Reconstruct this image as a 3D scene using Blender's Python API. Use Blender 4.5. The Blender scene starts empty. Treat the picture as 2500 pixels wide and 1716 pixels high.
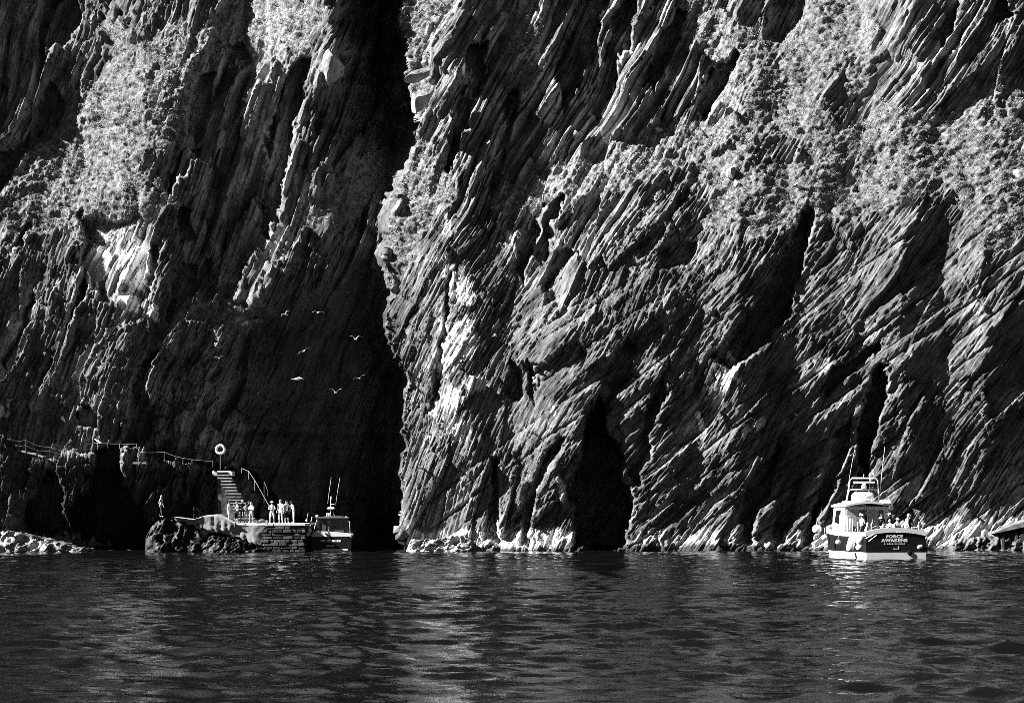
import bpy, bmesh, math, random
import numpy as np
from mathutils import Vector, Matrix
random.seed(7)
scene = bpy.context.scene
col = scene.collection

# ------------------------------------------------------------------ camera
# a long lens on a boat 150 m off the cliff, eye 3 m above the water, level, shifted up
W0, H0, FPX, HOR, EYE = 2500.0, 1716.0, 4650.0, 1252.0, 3.0
cam_data = bpy.data.cameras.new('camera')
cam = bpy.data.objects.new('camera', cam_data); col.objects.link(cam)
cam.location = (0, 0, EYE); cam.rotation_euler = (math.radians(90), 0, 0)
cam_data.sensor_fit = 'HORIZONTAL'; cam_data.sensor_width = 36.0
cam_data.lens = FPX / W0 * 36.0
cam_data.shift_y = (HOR - H0 / 2) / W0
cam_data.clip_start = 0.5; cam_data.clip_end = 4000
scene.camera = cam

# ------------------------------------------------------------------ sky and sun
SUN = Vector((-0.785, -0.235, 0.57)).normalized()          # towards the sun: high, from the left
world = bpy.data.worlds.new('World'); scene.world = world; world.use_nodes = True
nt = world.node_tree; nt.nodes.clear()
sky = nt.nodes.new('ShaderNodeTexSky'); sky.sky_type = 'NISHITA'; sky.sun_disc = False
sky.altitude = 3000; sky.air_density = 0.3; sky.dust_density = 0.0; sky.ozone_density = 4.0     # clear dry air, deep sky
sky.sun_elevation = math.asin(SUN.z); sky.sun_rotation = math.atan2(SUN.x, SUN.y)
sepc = nt.nodes.new('ShaderNodeSeparateColor')               # black-and-white film behind a red filter
bg = nt.nodes.new('ShaderNodeBackground'); bg.inputs['Strength'].default_value = 0.05
wo = nt.nodes.new('ShaderNodeOutputWorld')
nt.links.new(sky.outputs[0], sepc.inputs[0]); nt.links.new(sepc.outputs[0], bg.inputs['Color'])
nt.links.new(bg.outputs[0], wo.inputs['Surface'])
sd = bpy.data.lights.new('sun', 'SUN'); sd.energy = 5.0; sd.angle = math.radians(0.5); sd.color = (1, 1, 1)
so = bpy.data.objects.new('sun', sd); col.objects.link(so)
so.rotation_euler = SUN.to_track_quat('Z', 'Y').to_euler(); so.location = (-60, 60, 80)

vs = scene.view_settings
vs.view_transform = 'Standard'; vs.look = 'None'; vs.exposure = 1.8; vs.gamma = 1.0; vs.use_curve_mapping = False
scene.cycles.use_denoising = False; scene.cycles.filter_width = 0.75
scene.cycles.max_bounces = 5; scene.cycles.diffuse_bounces = 1; scene.cycles.glossy_bounces = 3
scene.cycles.caustics_reflective = False; scene.cycles.caustics_refractive = False
scene.cycles.sample_clamp_indirect = 4.0

def at(x, y, Y):
    """photo pixel (2500 wide) at distance Y -> point in the place"""
    return Vector(((x - 1250.0) / FPX * Y, Y, EYE + (HOR - y) / FPX * Y))
def sea_y(y):
    """distance of the water seen at pixel row y"""
    return EYE * FPX / (y - HOR)

# ------------------------------------------------------------------ numpy noise
def _h(ix, iy, seed):
    n = (ix.astype(np.int64) * 374761393 + iy.astype(np.int64) * 668265263 + seed * 974711) & 0xffffffff
    n = ((n ^ (n >> 13)) * 1274126177) & 0xffffffff
    n = ((n ^ (n >> 16)) * 2246822519) & 0xffffffff
    return (n ^ (n >> 15)) & 0xffffffff
def h01(ix, iy, seed): return _h(ix, iy, seed) / 4294967295.0
def vn(x, y, seed=0):
    """value noise -1..1"""
    xi = np.floor(x); yi = np.floor(y); fx = x - xi; fy = y - yi
    fx = fx * fx * (3 - 2 * fx); fy = fy * fy * (3 - 2 * fy)
    xi = xi.astype(np.int64); yi = yi.astype(np.int64)
    a = h01(xi, yi, seed); b = h01(xi + 1, yi, seed); c = h01(xi, yi + 1, seed); d = h01(xi + 1, yi + 1, seed)
    return ((a + (b - a) * fx) * (1 - fy) + (c + (d - c) * fx) * fy) * 2 - 1
def fbm(x, y, n=4, seed=0, gain=0.5):
    t = 0; a = 1.0; s = 0
    for i in range(n):
        t = t + a * vn(x * 2 ** i + 13.7 * i, y * 2 ** i + 7.3 * i, seed + i); s += a; a *= gain
    return t / s
def facets(s, t, ws, wt, seed, k=0.0, kr=0.5, kt=0.15, amp=1.0, jit=0.92):
    """broken slabs: cells long in t, each a tilted plane. returns height, edge distance, cell random"""
    a = s / ws; b = t / wt
    # stagger the columns so that ends do not line up
    ai = np.floor(a); bi0 = b
    best = np.full(a.shape, 9e9); sec = np.full(a.shape, 9e9)
    bx = np.zeros_like(a); by = np.zeros_like(a); r = np.zeros_like(a); r2 = np.zeros_like(a); r3 = np.zeros_like(a)
    for dx in (-1, 0, 1):
        cx = (ai + dx).astype(np.int64)
        off = h01(cx, cx * 0 + 5, seed + 91)
        bb = b + off
        bi = np.floor(bb)
        for dy in (-1, 0, 1):
            cy = (bi + dy).astype(np.int64)
            h = _h(cx, cy, seed)
            jx = (h & 1023) / 1023.0; jy = ((h >> 10) & 1023) / 1023.0
            px = cx + 0.5 + (jx - .5) * jit - a; py = cy + 0.5 + (jy - .5) * jit - bb
            d = np.abs(px) * 1.0 + np.abs(py) * 0.72 + 0.12 * px * py
            m = d < best
            sec = np.where(m, best, np.minimum(sec, d))
            best = np.where(m, d, best)
            bx = np.where(m, -px, bx); by = np.where(m, -py, by)
            hr = ((h >> 20) & 4095) / 4095.0
            r = np.where(m, hr, r)
            r2 = np.where(m, ((h >> 5) & 1023) / 1023.0, r2); r3 = np.where(m, ((h >> 15) & 1023) / 1023.0, r3)
    hgt = amp * (r - .5) + (k + kr * (r2 - .5) * 2) * bx * ws + kt * (r3 - .5) * 2 * by * wt
    return hgt, sec - best, r
def beds(s, t, ws, wt, seed, k=0.0, kr=0.3, kt=0.1, amp=1.0, lens=0.5, jit=0.85, rise=0.0):
    """layered slabs: straight edges along the beds (constant s), broken across at uneven lengths"""
    def cell(a, sd, lane):
        i = np.floor(a).astype(np.int64)
        B = lambda q: q + jit * (h01(q, lane, sd) - .5)
        b0 = B(i); i = np.where(a < b0, i - 1, i); b0 = B(i); b1 = B(i + 1)
        up = a >= b1
        i = np.where(up, i + 1, i); b0 = np.where(up, b1, b0); b1 = np.where(up, B(i + 1), b1)
        w = np.maximum(b1 - b0, .05)
        return i, np.clip((a - b0) / w, 0, 1), w
    a = s / ws
    i, u, w = cell(a, seed, np.zeros(a.shape, np.int64))
    b = t / wt + 7.0 * h01(i, i * 0 + 3, seed + 5)
    j, v, hh = cell(b, seed + 9, i)
    h = _h(i, j, seed + 21)
    r = (h & 1023) / 1023.0; r2 = ((h >> 10) & 1023) / 1023.0; r3 = ((h >> 20) & 1023) / 1023.0
    z = amp * (r - .5) * (1 - lens + lens * 4 * v * (1 - v)) + (k + kr * (r2 - .5) * 2) * (u - .5) * w * ws + kt * (r3 - .5) * 2 * (v - .5) * hh * wt
    if rise > 0:                      # a narrow flank turned to the left, a wide one falling away to the right
        ro = rise * (.35 + 1.3 * r3); ro = np.clip(ro, .08, .8)
        A = (abs(k) + kr * r2) * w * ws * .55
        z = amp * (r - .5) * (1 - lens + lens * 4 * v * (1 - v)) + np.where(u < ro, 2 * u / ro - 1, 1 - 2 * (u - ro) / (1 - ro)) * A + kt * (r2 - .5) * 2 * (v - .5) * hh * wt
    edge = np.minimum(u, 1 - u) * w * ws
    return z, edge, r, np.minimum(v, 1 - v) * hh * wt
def sstep(a, b, x):
    u = np.clip((x - a) / (b - a), 0, 1); return u * u * (3 - 2 * u)
def poly_sd(px, py, poly):
    """signed distance (px), positive inside"""
    d = np.full(px.shape, 9e9); ins = np.zeros(px.shape, bool)
    n = len(poly)
    for i in range(n):
        x0, y0 = poly[i]; x1, y1 = poly[(i + 1) % n]
        ex, ey = x1 - x0, y1 - y0
        wx = px - x0; wy = py - y0
        u = np.clip((wx * ex + wy * ey) / (ex * ex + ey * ey + 1e-9), 0, 1)
        d = np.minimum(d, (wx - ex * u) ** 2 + (wy - ey * u) ** 2)
        c = ((y0 <= py) & (y1 > py)) | ((y1 <= py) & (y0 > py))
        if ey != 0: ins ^= c & (px < x0 + (py - y0) / ey * ex)
    d = np.sqrt(d)
    return np.where(ins, d, -d)

# ------------------------------------------------------------------ helpers
def tag(o, label=None, cat=None, group=None, kind=None):
    if label: o['label'] = label
    if cat: o['category'] = cat
    if group: o['group'] = group
    if kind: o['kind'] = kind
    return o
def empty(name, loc, rz=0.0, label=None, cat=None, group=None):
    o = bpy.data.objects.new(name, None); col.objects.link(o)
    o.location = loc; o.rotation_euler = (0, 0, rz); o.empty_display_size = 0.2
    return tag(o, label, cat, group)
def link_mesh(name, me, mat=None, parent=None, smooth=False):
    o = bpy.data.objects.new(name, me); col.objects.link(o)
    if mat is not None:
        for m in (mat if isinstance(mat, (list, tuple)) else [mat]): me.materials.append(m)
    if parent is not None: o.parent = parent
    if smooth: me.polygons.foreach_set('use_smooth', np.ones(len(me.polygons), bool))
    return o
def np_mesh(name, co, faces, smooth=True):
    """faces: (n,k) int array"""
    me = bpy.data.meshes.new(name)
    co = np.ascontiguousarray(co, np.float32); faces = np.ascontiguousarray(faces, np.int32)
    n, k = faces.shape
    me.vertices.add(len(co)); me.vertices.foreach_set('co', co.ravel())
    me.loops.add(n * k); me.loops.foreach_set('vertex_index', faces.ravel())
    me.polygons.add(n); me.polygons.foreach_set('loop_start', np.arange(0, n * k, k, dtype=np.int32))
    me.polygons.foreach_set('loop_total', np.full(n, k, np.int32))
    if smooth: me.polygons.foreach_set('use_smooth', np.ones(n, bool))
    me.update(calc_edges=True)
    return me
def grid_faces(nr, nc):
    i = np.arange(nr * nc).reshape(nr, nc)
    return np.stack([i[:-1, :-1], i[:-1, 1:], i[1:, 1:], i[1:, :-1]], -1).reshape(-1, 4)
def set_attr(me, name, arr):
    a = me.attributes.new(name, 'FLOAT', 'POINT'); a.data.foreach_set('value', np.ascontiguousarray(arr, np.float32).ravel())

class NT:
    """small helper to write node materials"""
    def __init__(s, name):
        s.m = bpy.data.materials.new(name); s.m.use_nodes = True
        s.t = s.m.node_tree; s.t.nodes.clear()
        s.out = s.n('ShaderNodeOutputMaterial')
    def n(s, typ, **kw):
        d = s.t.nodes.new(typ)
        for k, v in kw.items():
            if k.startswith('i_'): d.inputs[int(k[2:]) if k[2:].isdigit() else k[2:]].default_value = v
            else: setattr(d, k, v)
        return d
    def l(s, a, b): s.t.links.new(a, b)
    def math(s, op, a, b=None, clamp=False):
        d = s.n('ShaderNodeMath', operation=op); d.use_clamp = clamp
        for i, v in enumerate((a, b)):
            if v is None: continue
            if isinstance(v, (int, float)): d.inputs[i].default_value = v
            else: s.l(v, d.inputs[i])
        return d.outputs[0]
    def mix(s, f, a, b):
        d = s.n('ShaderNodeMix', data_type='FLOAT')
        for i, v in ((0, f), (2, a), (3, b)):
            if isinstance(v, (int, float)): d.inputs[i].default_value = v
            else: s.l(v, d.inputs[i])
        return d.outputs[0]
    def ramp(s, v, lo, hi, a=0.0, b=1.0):
        d = s.n('ShaderNodeMapRange'); d.interpolation_type = 'SMOOTHSTEP'
        s.l(v, d.inputs[0]); d.inputs[1].default_value = lo; d.inputs[2].default_value = hi
        d.inputs[3].default_value = a; d.inputs[4].default_value = b
        return d.outputs[0]
    def noise(s, vec, scale, detail=3.0, rough=0.55):
        d = s.n('ShaderNodeTexNoise'); d.inputs['Scale'].default_value = scale
        d.inputs['Detail'].default_value = detail; d.inputs['Roughness'].default_value = rough
        if vec is not None: s.l(vec, d.inputs['Vector'])
        return d.outputs['Fac']
    def mapping(s, vec, scale):
        d = s.n('ShaderNodeMapping'); d.inputs['Scale'].default_value = scale; s.l(vec, d.inputs['Vector'])
        return d.outputs[0]
    def grey(s, v):
        d = s.n('ShaderNodeCombineColor')
        for i in range(3): s.l(v, d.inputs[i])
        return d.outputs[0]
    def bsdf(s, base, rough=0.8, spec=0.3, normal=None, metal=0.0):
        b = s.n('ShaderNodeBsdfPrincipled')
        if isinstance(base, (int, float)): b.inputs['Base Color'].default_value = (base, base, base, 1)
        else: s.l(s.grey(base), b.inputs['Base Color'])
        if isinstance(rough, (int, float)): b.inputs['Roughness'].default_value = rough
        else: s.l(rough, b.inputs['Roughness'])
        b.inputs['Specular IOR Level'].default_value = spec; b.inputs['Metallic'].default_value = metal
        if normal is not None: s.l(normal, b.inputs['Normal'])
        s.l(b.outputs[0], s.out.inputs['Surface'])
        return b
    def bump(s, h, strength=0.5, dist=0.1, normal=None):
        d = s.n('ShaderNodeBump'); d.inputs['Strength'].default_value = strength; d.inputs['Distance'].default_value = dist
        s.l(h, d.inputs['Height'])
        if normal is not None: s.l(normal, d.inputs['Normal'])
        return d.outputs[0]
# ------------------------------------------------------------------ sea
def make_sea():
    m = NT('sea_water')
    tc = m.n('ShaderNodeNewGeometry').outputs['Position']
    n1 = m.noise(m.mapping(tc, (1.6, 2.6, 1.0)), 1.0, 4.0, 0.62)
    n2 = m.noise(m.mapping(tc, (5.0, 8.0, 1.0)), 1.0, 3.0, 0.6)
    h = m.math('ADD', n1, m.math('MULTIPLY', n2, 0.30))
    b = m.bsdf(0.004, 0.06, 0.24, m.bump(h, 0.32, 0.05))
    b.inputs['IOR'].default_value = 1.333
    # rows close together near the boat and wider far off; the sheet runs on to the horizon
    ys = [8.0]
    while ys[-1] < 175: ys.append(ys[-1] + 0.075 + ys[-1] * 0.0026)
    ys = np.array(ys + [200, 260, 400, 800, 2500.])
    nc = 400
    u = np.linspace(-1, 1, nc)
    Y, U = np.meshgrid(ys, u, indexing='ij')
    X = U * (6 + Y * 0.33) + np.sign(U) * np.abs(U) ** 8 * Y * 1.2
    # crossing wave trains
    Z = np.zeros_like(X); rs = np.random.RandomState(3)
    for i in range(44):
        lam = math.exp(rs.normal(math.log(1.25), .5)); lam = min(max(lam, .55), 6.5)
        ang = rs.normal(0, 0.58) + 1.50
        k = 2 * math.pi / lam
        a = 0.0060 * lam
        ph = rs.uniform(0, 6.28)
        fade = np.clip((lam / (0.075 + Y * 0.0026) - 2.5) / 3.0, 0, 1)
        arg = k * (math.cos(ang) * X + math.sin(ang) * Y) + ph + 1.6 * vn(X * .16 + i * 3.1, Y * .10, 40 + i)
        Z += a * fade * (np.exp(0.9 * np.sin(arg)) - 1.21)
    gust = 0.85 + 0.8 * fbm(X * .05, Y * .03, 3, 77)
    Z = Z * np.clip(gust, .25, 1.4) * np.clip((400 - Y) / 200, 0, 1)
    Z -= 0.02
    co = np.stack([X, Y, Z], -1).reshape(-1, 3)
    me = np_mesh('sea', co, grid_faces(*X.shape))
    o = link_mesh('sea', me, m.m); tag(o, 'dark rippled sea water in front of the cliff', None, None, 'structure')
make_sea()
# ------------------------------------------------------------------ cliff
def field(pts, gx, gy, p=2.6):
    """smooth interpolation of scattered (x, y, value)"""
    num = 0; den = 0
    for (x, y, v) in pts:
        w = 1.0 / (((gx - x) ** 2 + (gy - y) ** 2) + 60.0 ** 2) ** (p / 2)
        num = num + w * v; den = den + w
    return num / den
def bilin(gridv, x0, y0, dx, dy, X, Y):
    fx = np.clip((X - x0) / dx, 0, gridv.shape[1] - 1.001); fy = np.clip((Y - y0) / dy, 0, gridv.shape[0] - 1.001)
    ix = fx.astype(int); iy = fy.astype(int); fx = fx - ix; fy = fy - iy
    return (gridv[iy, ix] * (1 - fx) + gridv[iy, ix + 1] * fx) * (1 - fy) + (gridv[iy + 1, ix] * (1 - fx) + gridv[iy + 1, ix + 1] * fx) * fy
# dip of the beds, degrees from the horizontal, leaning to the right
DIP = [(0, 0, 72), (300, 300, 70), (100, 700, 74), (300, 900, 72), (100, 1250, 78), (550, 200, 76), (700, 500, 76), (700, 900, 74), (500, 800, 62),
       (900, 300, 76), (900, 1100, 80), (1080, 300, 72), (1300, 200, 69), (1500, 200, 66), (1680, 150, 64), (1050, 700, 72), (1050, 1000, 78),
       (1250, 550, 62), (1250, 800, 58), (1200, 1050, 52), (1150, 1250, 68), (1450, 700, 52), (1500, 500, 56), (1450, 950, 50), (1750, 300, 58),
       (1650, 850, 52), (1700, 1050, 46), (1650, 1250, 44), (1900, 700, 52), (1900, 950, 46), (1900, 1200, 44), (2100, 900, 50), (2100, 1200, 52),
       (2050, 450, 50), (2000, 150, 58), (2250, 200, 52), (2400, 100, 58), (2400, 450, 44), (2350, 700, 48), (2300, 1000, 44), (2450, 1000, 40), (2400, 1250, 58)]
def strata():
    """two coordinates in metres, s across the beds and t along them, following the dip"""
    x0, x1, y0, y1, n, mrow = -600, 3100, -1000, 1400, 38, 25
    xs = np.linspace(x0, x1, n); ys = np.linspace(y0, y1, mrow)
    dx = xs[1] - xs[0]; dy = ys[1] - ys[0]
    out = []
    GX, GY = np.meshgrid(xs, ys)
    th = np.radians(field(DIP, np.clip(GX, 0, 2500), np.clip(GY, 0, 1340)))
    for which in (0, 1):
        A = []; B = []; R = []
        r = 0; rows = []; cols = []; vals = []; rhs = []
        gx = np.sin(th) if which == 0 else np.cos(th)      # wanted gradient (x right, z up)
        gz = -np.cos(th) if which == 0 else np.sin(th)
        idx = lambda i, j: i * n + j
        for i in range(mrow):
            for j in range(n):
                if j + 1 < n:
                    rows += [r, r]; cols += [idx(i, j + 1), idx(i, j)]; vals += [1, -1]
                    rhs.append((gx[i, j] + gx[i, j + 1]) / 2 * dx / 31); r += 1
                if i + 1 < mrow:
                    rows += [r, r]; cols += [idx(i + 1, j), idx(i, j)]; vals += [1, -1]
                    rhs.append(-(gz[i, j] + gz[i + 1, j]) / 2 * dy / 31); r += 1
        M = np.zeros((n * mrow, n * mrow)); b = np.zeros(n * mrow)
        rows = np.array(rows).reshape(-1, 2); cols = np.array(cols).reshape(-1, 2)
        for (a, c), v in zip(cols, rhs):
            M[a, a] += 1; M[c, c] += 1; M[a, c] -= 1; M[c, a] -= 1
            b[a] += v; b[c] -= v
        M[0, 0] += 1
        out.append(np.linalg.solve(M, b).reshape(mrow, n))
    return out, (x0, y0, dx, dy)
(SG, TG), SGEO = strata()

# lean of the face (metres back per metre up) and overall set-back, by place
LEAN = [(0, 1300, -.3), (300, 1300, -.3), (500, 1280, -.25), (200, 1180, -.25), (450, 1180, -.1), (0, 1190, -.2), (0, 1090, .4), (300, 1000, -.12), (0, 950, -.1), (450, 950, -.15), (0, 800, .05), (400, 800, .0), (300, 620, .45), (200, 450, 1.0), (420, 430, .6), (100, 250, .5), (400, 100, .8),
        (640, 650, 1.3), (740, 640, 1.3), (830, 560, 1.1), (560, 600, .9), (700, 720, .4), (700, 400, .02), (560, 350, .12), (520, 220, .2), (760, 250, .0), (800, 600, .05), (800, 850, -.1), (800, 1100, -.05), (680, 1000, -.1), (650, 80, .6), (880, 500, .25), (870, 150, .1), (1010, 300, .6), (1020, 100, .6), (1100, 1200, .02), (1100, 900, .15), (1150, 650, .4),
        (1400, 1200, -.06), (1500, 900, .12), (1300, 480, 1.0), (1450, 430, 1.3), (1600, 385, 1.4), (1700, 340, 1.3), (1300, 200, .35), (1600, 200, .45), (1600, 600, .6), (1700, 400, .9), (1900, 200, 1.0), (1900, 400, 1.0),
        (1800, 1200, -.12), (1600, 1150, -.1), (2000, 1050, 0.0), (1800, 900, .12), (2000, 700, .4), (2100, 500, .9), (2200, 1100, -.12), (2400, 1150, -.1), (2400, 800, .35), (2350, 500, .8), (2250, 150, .45), (2450, 300, .8), (2100, 50, .8), (1080, 1315, .55), (1250, 1315, .5), (1420, 1315, .3), (1600, 1315, .55), (1750, 1315, .55), (1900, 1315, .55), (2100, 1315, .5), (2300, 1310, .55), (2450, 1310, .5), (1500, -300, .6), (300, -300, .6), (2300, -300, .6)]
# the gully: row, left lip, deepest, right lip, depth
GULLY = np.array([(-1000, 720, 880, 960, 8), (-200, 800, 900, 970, 11), (0, 820, 925, 975, 12), (150, 800, 935, 985, 12), (300, 760, 975, 1030, 12), (430, 720, 945, 985, 8), (560, 720, 930, 965, 6),
                  (650, 690, 915, 945, 7), (720, 640, 920, 948, 10), (800, 570, 925, 952, 12), (850, 550, 932, 960, 13), (930, 535, 965, 995, 14), (1000, 540, 955, 985, 15), (1150, 570, 950, 983, 15), (1250, 640, 952, 986, 16), (1400, 660, 955, 990, 16)], float)
# recesses (+) and bulges (-): polygon in the photo, depth in metres, soft edge in px, depth change per 100 px to the right / down
FEAT = [
    # sea cave in the middle and the cleft above it
    ([(1395, 1345), (1400, 1240), (1372, 1215), (1398, 1150), (1425, 1085), (1438, 1010), (1456, 955), (1478, 990), (1490, 1050), (1514, 1090), (1530, 1180), (1545, 1240), (1525, 1345)], 7.0, 16, 0, 0),
    ([(1440, 1000), (1455, 930), (1500, 860), (1540, 820), (1560, 850), (1530, 930), (1490, 1010)], 1.3, 14, 0, 0),
    ([(1530, 1180), (1560, 1060), (1600, 930), (1640, 870), (1625, 960), (1585, 1100), (1560, 1200)], 1.3, 16, 0, 0),
    # long overhang on the right
    ([(1728, 868), (1790, 800), (1850, 720), (1905, 640), (1930, 560), (1955, 515), (1975, 530), (1975, 610), (1945, 710), (1920, 775), (1885, 830), (1815, 880), (1775, 905)], 3.6, 12, 0, 0),
    ([(1990, 950), (2040, 900), (2110, 850), (2150, 830), (2150, 850), (2090, 900), (2030, 960)], 2.0, 8, 0, 0),
    # clefts behind the moored boat
    ([(2095, 1250), (2100, 1120), (2095, 1010), (2110, 950), (2150, 880), (2170, 890), (2160, 960), (2140, 1060), (2120, 1160), (2115, 1260)], 3.6, 12, 0, 0),
    ([(1960, 1330), (1990, 1200), (2020, 1120), (2060, 1040), (2085, 1000), (2085, 1060), (2060, 1150), (2010, 1250), (1990, 1330)], 1.6, 14, 0, 0),
    ([(1790, 1330), (1820, 1180), (1850, 1130), (1900, 1080), (1895, 1150), (1860, 1250), (1840, 1330)], 1.8, 16, 0, 0),
    ([(1880, 1330), (1900, 1230), (1930, 1180), (1960, 1150), (1950, 1230), (1920, 1330)], 1.5, 14, 0, 0),
    # dark faces in the middle
    ([(1320, 690), (1340, 620), (1380, 590), (1420, 620), (1400, 680), (1370, 740), (1330, 760)], 1.8, 14, 0, 0),
    ([(1250, 660), (1290, 540), (1330, 480), (1345, 500), (1310, 600), (1280, 700)], 1.6, 12, 0, 0),
    ([(1590, 620), (1650, 580), (1710, 590), (1680, 640), (1620, 660)], 1.6, 12, 0, 0),
    ([(1910, 640), (1945, 540), (1965, 505), (1990, 520), (1975, 600), (1935, 690)], 1.8, 12, 0, 0),
    ([(1220, 960), (1240, 870), (1262, 900), (1275, 965), (1255, 985)], 1.0, 8, 0, 0),
    ([(1290, 960), (1288, 880), (1310, 900), (1310, 990)], 0.9, 7, 0, 0),
    ([(1180, 1330), (1185, 1230), (1205, 1120), (1225, 1130), (1215, 1240), (1215, 1330)], 1.4, 10, 0, 0),
    ([(1260, 1330), (1275, 1200), (1330, 1100), (1380, 1060), (1370, 1110), (1310, 1200), (1290, 1330)], 1.3, 10, 0, 0),
    ([(1045, 1010), (1075, 780), (1100, 640), (1110, 660), (1090, 800), (1065, 1000)], 0.9, 8, 0, 0),
    # big slabs at the top: dark right hand faces
    ([(1085, 420), (1105, 250), (1150, 120), (1195, 100), (1175, 220), (1130, 340), (1100, 430)], 2.6, 9, 0, 0),
    ([(1355, 190), (1385, 60), (1440, -60), (1490, -60), (1470, 80), (1420, 210), (1370, 270)], 2.4, 9, 0, 0),
    ([(1430, 250), (1480, 110), (1520, 0), (1560, -40), (1550, 80), (1500, 200), (1450, 290)], 2.2, 9, 0, 0),
    ([(1575, 180), (1620, 60), (1655, 20), (1680, 30), (1640, 140), (1595, 230)], 2.2, 9, 0, 0),
    ([(1690, 270), (1730, 180), (1790, 120), (1810, 140), (1770, 220), (1720, 290)], 2.4, 10, 0, 0),
    ([(1190, 450), (1215, 330), (1250, 210), (1270, 230), (1245, 340), (1210, 480)], 1.6, 9, 0, 0),
    ([(1300, 620), (1330, 530), (1360, 470), (1380, 480), (1350, 560), (1325, 640)], 2.0, 10, 0, 0),
    ([(1860, 60), (1890, -20), (1980, -30), (1970, 40), (1910, 100), (1870, 100)], 1.8, 10, 0, 0),
    ([(2260, 110), (2300, 60), (2310, -30), (2350, -30), (2340, 60), (2300, 130)], 2.0, 10, 0, 0),
    ([(2395, 50), (2430, 10), (2460, -20), (2470, 40), (2430, 60)], 1.8, 8, 0, 0),
    # left hand side: dark slots and faces
    ([(95, 130), (100, -60), (190, -60), (200, 60), (170, 130), (110, 135)], 2.0, 14, 0, 0),
    ([(-20, 430), (0, 380), (60, 320), (130, 200), (170, 250), (120, 330), (60, 380), (20, 450), (-20, 480)], 2.0, 16, 0, 0),
    ([(530, 220), (545, 110), (580, 100), (620, 140), (600, 165), (575, 175), (560, 215)], 1.5, 8, 0, 0),
    ([(455, 330), (480, 180), (525, 170), (520, 240), (505, 330)], 1.6, 9, 0, 0),
    ([(405, 470), (415, 420), (460, 350), (500, 350), (450, 440), (420, 490)], 1.5, 8, 0, 0),
    ([(620, 560), (640, 360), (670, 230), (720, 150), (760, 130), (740, 250), (700, 380), (690, 480), (660, 600)], 2.2, 12, 0.6, 0),
    ([(425, 560), (440, 510), (470, 525), (470, 580), (440, 600)], 1.3, 8, 0, 0),
    ([(20, 610), (60, 540), (80, 545), (50, 600)], .9, 8, 0, 0),
    ([(195, 530), (380, 520), (385, 640), (360, 730), (250, 740), (200, 660)], 1.0, 14, -1.1, 0),
    ([(215, 610), (200, 580), (190, 520), (205, 510), (222, 590)], .9, 8, 0, 0),
    ([(0, 880), (50, 740), (75, 690), (80, 720), (40, 830), (10, 900)], 1.2, 10, 0, 0),
    ([(150, 830), (190, 700), (215, 640), (218, 700), (180, 800), (160, 850)], 1.2, 10, 0, 0),
    ([(345, 700), (370, 600), (385, 605), (375, 690), (360, 740)], .9, 7, 0, 0),
    ([(400, 780), (415, 660), (440, 640), (480, 640), (475, 720), (440, 740), (410, 790)], 1.5, 8, 0, 0),
    ([(470, 735), (480, 650), (510, 630), (530, 720), (490, 745)], 1.2, 8, 0, 0),
    ([(185, 1045), (185, 1000), (215, 985), (240, 1010), (235, 1045), (205, 1050)], 1.6, 6, 0, 0),
    ([(300, 1080), (330, 900), (385, 850), (370, 950), (380, 1060), (340, 1080)], 1.2, 12, 0, 0),
    ([(500, 1300), (505, 1150), (530, 1135), (600, 1140), (640, 1165), (700, 1230), (760, 1260), (760, 1345), (500, 1345)], 3.0, 12, 0, 0),
    # below the path: the wet face in shadow and its two caves
    ([(60, 1240), (95, 1180), (110, 1135), (135, 1150), (160, 1200), (165, 1345), (85, 1345)], 3.0, 10, 0, 0),
    ([(165, 1345), (170, 1240), (205, 1200), (230, 1090), (300, 1085), (300, 1170), (345, 1250), (380, 1290), (390, 1345)], 4.5, 14, 0, 0),
    ([(455, 1180), (470, 1120), (520, 1130), (545, 1160), (560, 1250), (500, 1255), (470, 1240)], 1.5, 10, 0, 0),
]
def cliff_depth(x, y, want_wall=False):
    """distance from the camera of the plain face (no fine relief) at photo pixel x, y"""
    # lean: integrate from the waterline up, on a coarse table
    d = 150.0 + bilin(LEANT, *LGEO, x, y)
    d = d + np.interp(x, [-600, 0, 300, 560, 760, 1000, 1300, 1600, 2000, 2300, 2500, 3100], [1, 3, 4, 5.5, 6.0, 1.2, 0.2, 0.8, 3.0, 4.2, 4.6, 6.0])
    g = [np.interp(y, GULLY[:, 0], GULLY[:, i]) for i in range(1, 5)]
    wob = 14 * vn(x * 0 + 3.3, y / 60.0, 5) + 7 * vn(x * 0 + 1.3, y / 17.0, 6)
    up = np.clip((x - g[0] - wob) / (g[1] - g[0]), 0, 1); dn = np.clip((g[2] + wob - x) / (g[2] - g[1]), 0, 1)
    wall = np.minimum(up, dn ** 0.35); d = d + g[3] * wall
    # terrace of the path: the face above it stands back
    lip = np.interp(x, [-600, 0, 110, 190, 330, 400, 540, 640], [1050, 1085, 1112, 1120, 1086, 1116, 1145, 1145])
    terr = sstep(0, 7, lip - y) * np.interp(x, [-600, 200, 320, 520, 600, 660], [2.4, 2.2, 2.0, 1.8, 1.2, 0])
    d = d + terr
    return (d, np.clip(wall * 6, 0, 1)) if want_wall else d
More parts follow.
